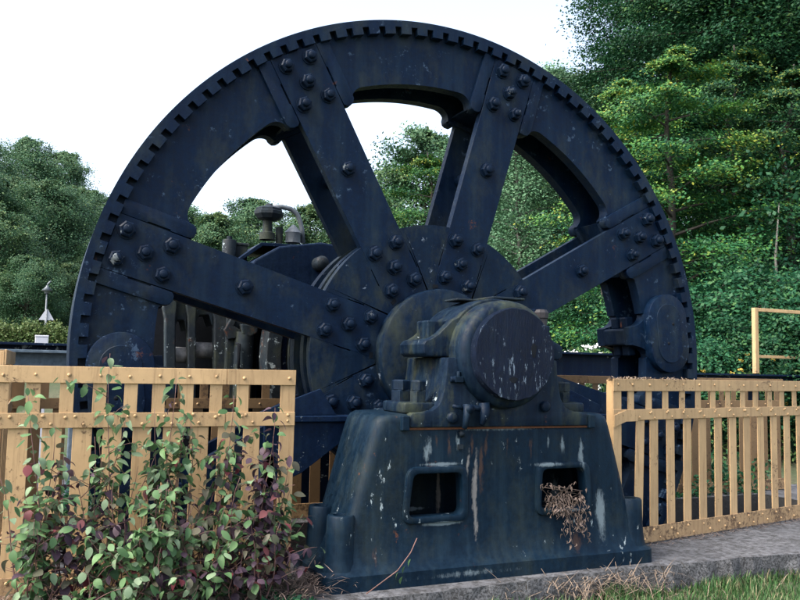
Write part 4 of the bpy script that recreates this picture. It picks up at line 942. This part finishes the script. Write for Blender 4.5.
SHR = [((-2.72, -1.02), [(.02, .03, 1.56), (.10, .04, 1.18), (-.10, -.05, 1.05), (.22, -.03, .95), (-.2, .0, .85), (.05, -.14, .8)], 'tallest green dogwood, its tip above the top rail of the left fence', green),
       ((-2.42, -1.00), [(.05, .05, 1.42), (-.05, 0, 1.22), (.15, .0, 1.2), (.25, -.05, 1.0), (-.18, -.08, .9), (0, -.15, .75), (.12, -.1, .9)], 'dense green dogwood right of the tallest shoot', green),
       ((-2.12, -1.02), [(.05, .05, 1.30), (.2, .02, 1.12), (-.12, 0, 1.15), (.02, -.08, .95), (.18, -.12, .8), (-.2, -.1, .85)], 'mixed green and dull purple dogwood in the middle of the left fence', mixd),
       ((-1.84, -1.00), [(.02, .04, 1.22), (-.1, .0, .95), (.15, -.02, 1.0), (.05, -.1, .75), (.22, -.05, .82)], 'dogwood with crimson and purple leaves towards the fence end', purp),
       ((-1.70, -.95), [(.0, .0, 1.02), (.06, -.03, .90), (-.1, -.05, .62)], 'thin dogwood in front of the end post', mixd),
       ((-2.98, -1.05), [(-.05, .0, .95), (.12, -.02, .8), (-.18, -.08, .72), (.05, -.15, .62), (.2, -.08, .7)], 'purple leaved shrub low before the left fence', purp),
       ((-3.16, -1.15), [(-.12, .02, 1.35), (-.02, 0, 1.12), (.1, 0, .9), (-.2, -.08, .85), (0, -.1, .6)], 'green shoots at the left edge reaching over the rail', green),
       ((-2.58, -1.28), [(-.15, -.02, .72), (.12, -.05, .66), (0, -.1, .55), (.25, 0, .5), (-.3, 0, .5), (.05, .05, .8)], 'low green dogwood in front at the foot of the tallest one', green),
       ((-2.22, -1.24), [(-.1, -.02, .75), (.15, -.03, .62), (0, -.08, .50), (.28, -.02, .45), (-.25, 0, .5)], 'low dull leaved dogwood in front of the middle shrub', mixd),
       ((-1.9, -1.22), [(-.1, 0, .55), (.12, 0, .5), (0, -.05, .36), (.22, 0, .34)], 'low purple tinged shoots before the crimson dogwood', purp),
       ((-2.86, -1.36), [(-.1, 0, .52), (.12, 0, .45), (0, -.06, .34), (-.22, 0, .36)], 'low blue green shoots at the bottom left corner', green),
       ((-2.5, -1.46), [(-.12, 0, .36), (.1, 0, .40), (.24, 0, .28), (-.28, 0, .3)], 'lowest green sprigs along the bottom edge at the left', green)]
for i, ((x, y), shoots, lab, wt) in enumerate(SHR):
    shoot_shrub('dogwood_shrub', (x, y, .2 if y > -1.30 else .0), shoots, lab, wt, 100+i)
# rank growth between the pit and the far fence
def undergrowth(name, x0, x1, y0, y1, z0, hgt, n, seed, label, mat='shrub'):
    rg = np.random.default_rng(seed); x = rg.uniform(x0, x1, n); k = .55+.45*np.sin(x*4.3)*np.sin(x*1.7+1)
    P = np.stack([x, rg.uniform(y0, y1, n), z0+hgt*k*rg.random(n)**1.3], 1); N = rg.normal(size=(n, 3))+np.array([0, -.4, .7]); N /= np.linalg.norm(N, axis=1)[:, None]
    return tag(link(name, leaf_cloud(name, P, N, .045 if 'ivy' in name else .07, rg.uniform(0, .8, n), seed, .5), M[mat]), label, 'undergrowth', kind='stuff')
undergrowth('undergrowth', 1.3, 5.6, 1.24, 2.3, .2, .55, 7000, 71, 'low rank weeds beyond the pit, seen through the right fence')
undergrowth('undergrowth', -3.6, -2.2, 1.6, 2.6, .2, .5, 2500, 72, 'low weeds beyond the left fence')
undergrowth('ground_ivy', -3.9, -1.45, -1.5, -.75, .14, .12, 6500, 73, 'creeping green ground cover under the dogwood shoots')
# withered vine in the right window, twigs and litter at the feet
def vine(name, loc, paths, label, nleaf, seed, mats=(3,)):
    r = random.Random(seed); t = tag(empty(name, loc), label, 'vine'); st = MB(); allp = []
    for pth in paths:
        st.tube(pth, r.uniform(.0014, .003), 5); allp += [Vector(p) for p in pth[1:]]
    link('stems', st.mesh('stems'), M['drybrown'], t)
    me = leaf_mesh('withered_leaf', 1.6, .5, .55); me.materials.append(M['drybrown'])
    for i in range(nleaf):
        p = r.choice(allp); o = link('leaf', me, None, t, loc=(p.x+r.uniform(-.03, .03), p.y+r.uniform(-.02, .01), p.z+r.uniform(-.03, .03)), rot=(r.uniform(-1, 1), r.uniform(.2, 1.6), r.uniform(0, 6.28))); s = r.uniform(.018, .042); o.scale = (s, s*r.uniform(.5, 1), s)
r = random.Random(31); paths = []
for k in range(16):
    x = r.uniform(-.16, .18); p = [(x, .10, r.uniform(.0, .04)), (x+r.uniform(-.06, .06), -.02, .05+r.uniform(0, .08))]; L = r.uniform(.04, .36)*(1 if x > -.05 else .4); q_ = p[-1][0]
    for j in range(1, 6): q_ += r.uniform(-.035, .035); p.append((q_, -.045-.01*j/5+r.uniform(-.012, .008), .05-L*j/5))
    paths.append(p)
for k in range(7):
    x = r.uniform(-.18, .1); paths.append([(x+r.uniform(-.05, .05)*j, .08-.02*j, .02+.035*j+r.uniform(-.02, .03)) for j in range(5)])
vine('withered_vine', (.56, -1.16, H-1.165), paths, 'withered brown vine spilling out of the right pedestal window', 230, 32)
r = random.Random(41); pts = []
for i in range(420):
    x = r.gauss(.75, .35); pts.append((x, -1.30-abs(r.gauss(0, .07)), r.uniform(-.0, .17)))
for i in range(160): pts.append((r.uniform(.2, 3.4), -1.40-abs(r.gauss(0, .16)), .01))
tag(scatter_strips('dry_grass', pts, M['dry'], 43, (.06, .22), .0028, flat=.9), 'dry straw tufts along the broken kerb under the pedestal', 'grass', kind='stuff')
r = random.Random(44); pts = []
for i in range(1300): pts.append((r.uniform(-3.5, -1.35), r.uniform(-1.32, -.72), .203+abs(r.gauss(0, .03))))
for i in range(420): pts.append((r.gauss(-1.62, .16), r.uniform(-1.28, -.8), .21+abs(r.gauss(0, .06))))
for i in range(260): s = r.uniform(.4, 3.6); t = -abs(r.gauss(0, .05)); pts.append((1.34+s*math.cos(ang), -.751+s*math.sin(ang)+t, .204))
tag(scatter_strips('twig_litter', pts, M['drybrown'], 45, (.05, .20), .0032, flat=.35), 'dead brown twigs and litter at the foot of the shrubs', 'litter', kind='stuff')
r = random.Random(47)
t = tag(empty('trailing_shoot', (-.86, -1.30, .21)), 'single reddish shoot with a few leaves leaning across the pedestal foot', 'shoot')
mb = MB(); mb.tube([(-.28, -.01, 0), (-.05, .0, .13), (.05, .01, .24), (.10, .02, .33)], .004, 5); link('stem', mb.mesh('stem'), M['twig'], t)
for x, z in ((-.05, .12), (-.02, .09), (.0, .16), (.04, .20)):
    o = link('leaf', LEAF[0][0], None, t, loc=(x, -.005, z), rot=(r.uniform(-.5, .5), 1.2, r.uniform(0, 6))); o.scale = (.055,)*3
# grass in front
def grass(name, n, region, hgt, seed, label):
    rg = np.random.default_rng(seed); x = rg.uniform(region[0], region[1], n); y = rg.uniform(region[2], region[3], n)
    dens = .5+.5*np.sin(x*5.1+np.sin(y*7)*1.5)*np.sin(y*6.3+x); keep = rg.random(n) < .25+.75*dens; x, y = x[keep], y[keep]; n = len(x)
    h_ = hgt*rg.uniform(.35, 1.25, n)*(0.6+.6*dens[keep]); a = rg.uniform(0, 6.28, n); ln = rg.uniform(.15, .75, n)*h_; wv = rg.uniform(.0025, .0055, n)
    dx, dy = np.cos(a), np.sin(a); z0 = np.zeros(n)
    b1 = np.stack([x-dy*wv, y+dx*wv, z0], 1); b2 = np.stack([x+dy*wv, y-dx*wv, z0], 1)
    m1 = np.stack([x+dx*ln*.35+dy*wv*.8, y+dy*ln*.35-dx*wv*.8, h_*.6], 1); m2 = np.stack([x+dx*ln*.35-dy*wv*.8, y+dy*ln*.35+dx*wv*.8, h_*.6], 1); tp = np.stack([x+dx*ln, y+dy*ln, h_], 1)
    V = np.stack([b1, b2, m1, m2, tp], 1).reshape(-1, 3); me = bpy.data.meshes.new(name)
    F = []; 
    for i in range(n): F += [(5*i, 5*i+1, 5*i+2, 5*i+3), (5*i+3, 5*i+2, 5*i+4)]
    me.from_pydata(V.tolist(), [], F); at = me.attributes.new('tone', 'FLOAT', 'FACE'); at.data.foreach_set('value', np.repeat(np.clip(rg.random(n)**1.2, 0, 1), 2).astype(np.float32))
    return tag(link(name, me, M['grass']), label, 'grass', kind='stuff')
grass('lawn_grass', 15000, (.4, 4.4, -2.6, -1.44), .09, 51, 'rough green grass in front of the kerb at the lower right')
grass('kerb_grass', 2600, (.7, 4.4, -1.46, -1.35), .10, 54, 'thin grass tufts growing along the foot of the kerb')
grass('lawn_grass', 9000, (-4.5, .4, -2.4, -1.38), .12, 52, 'rough grass below the kerb at the lower left')
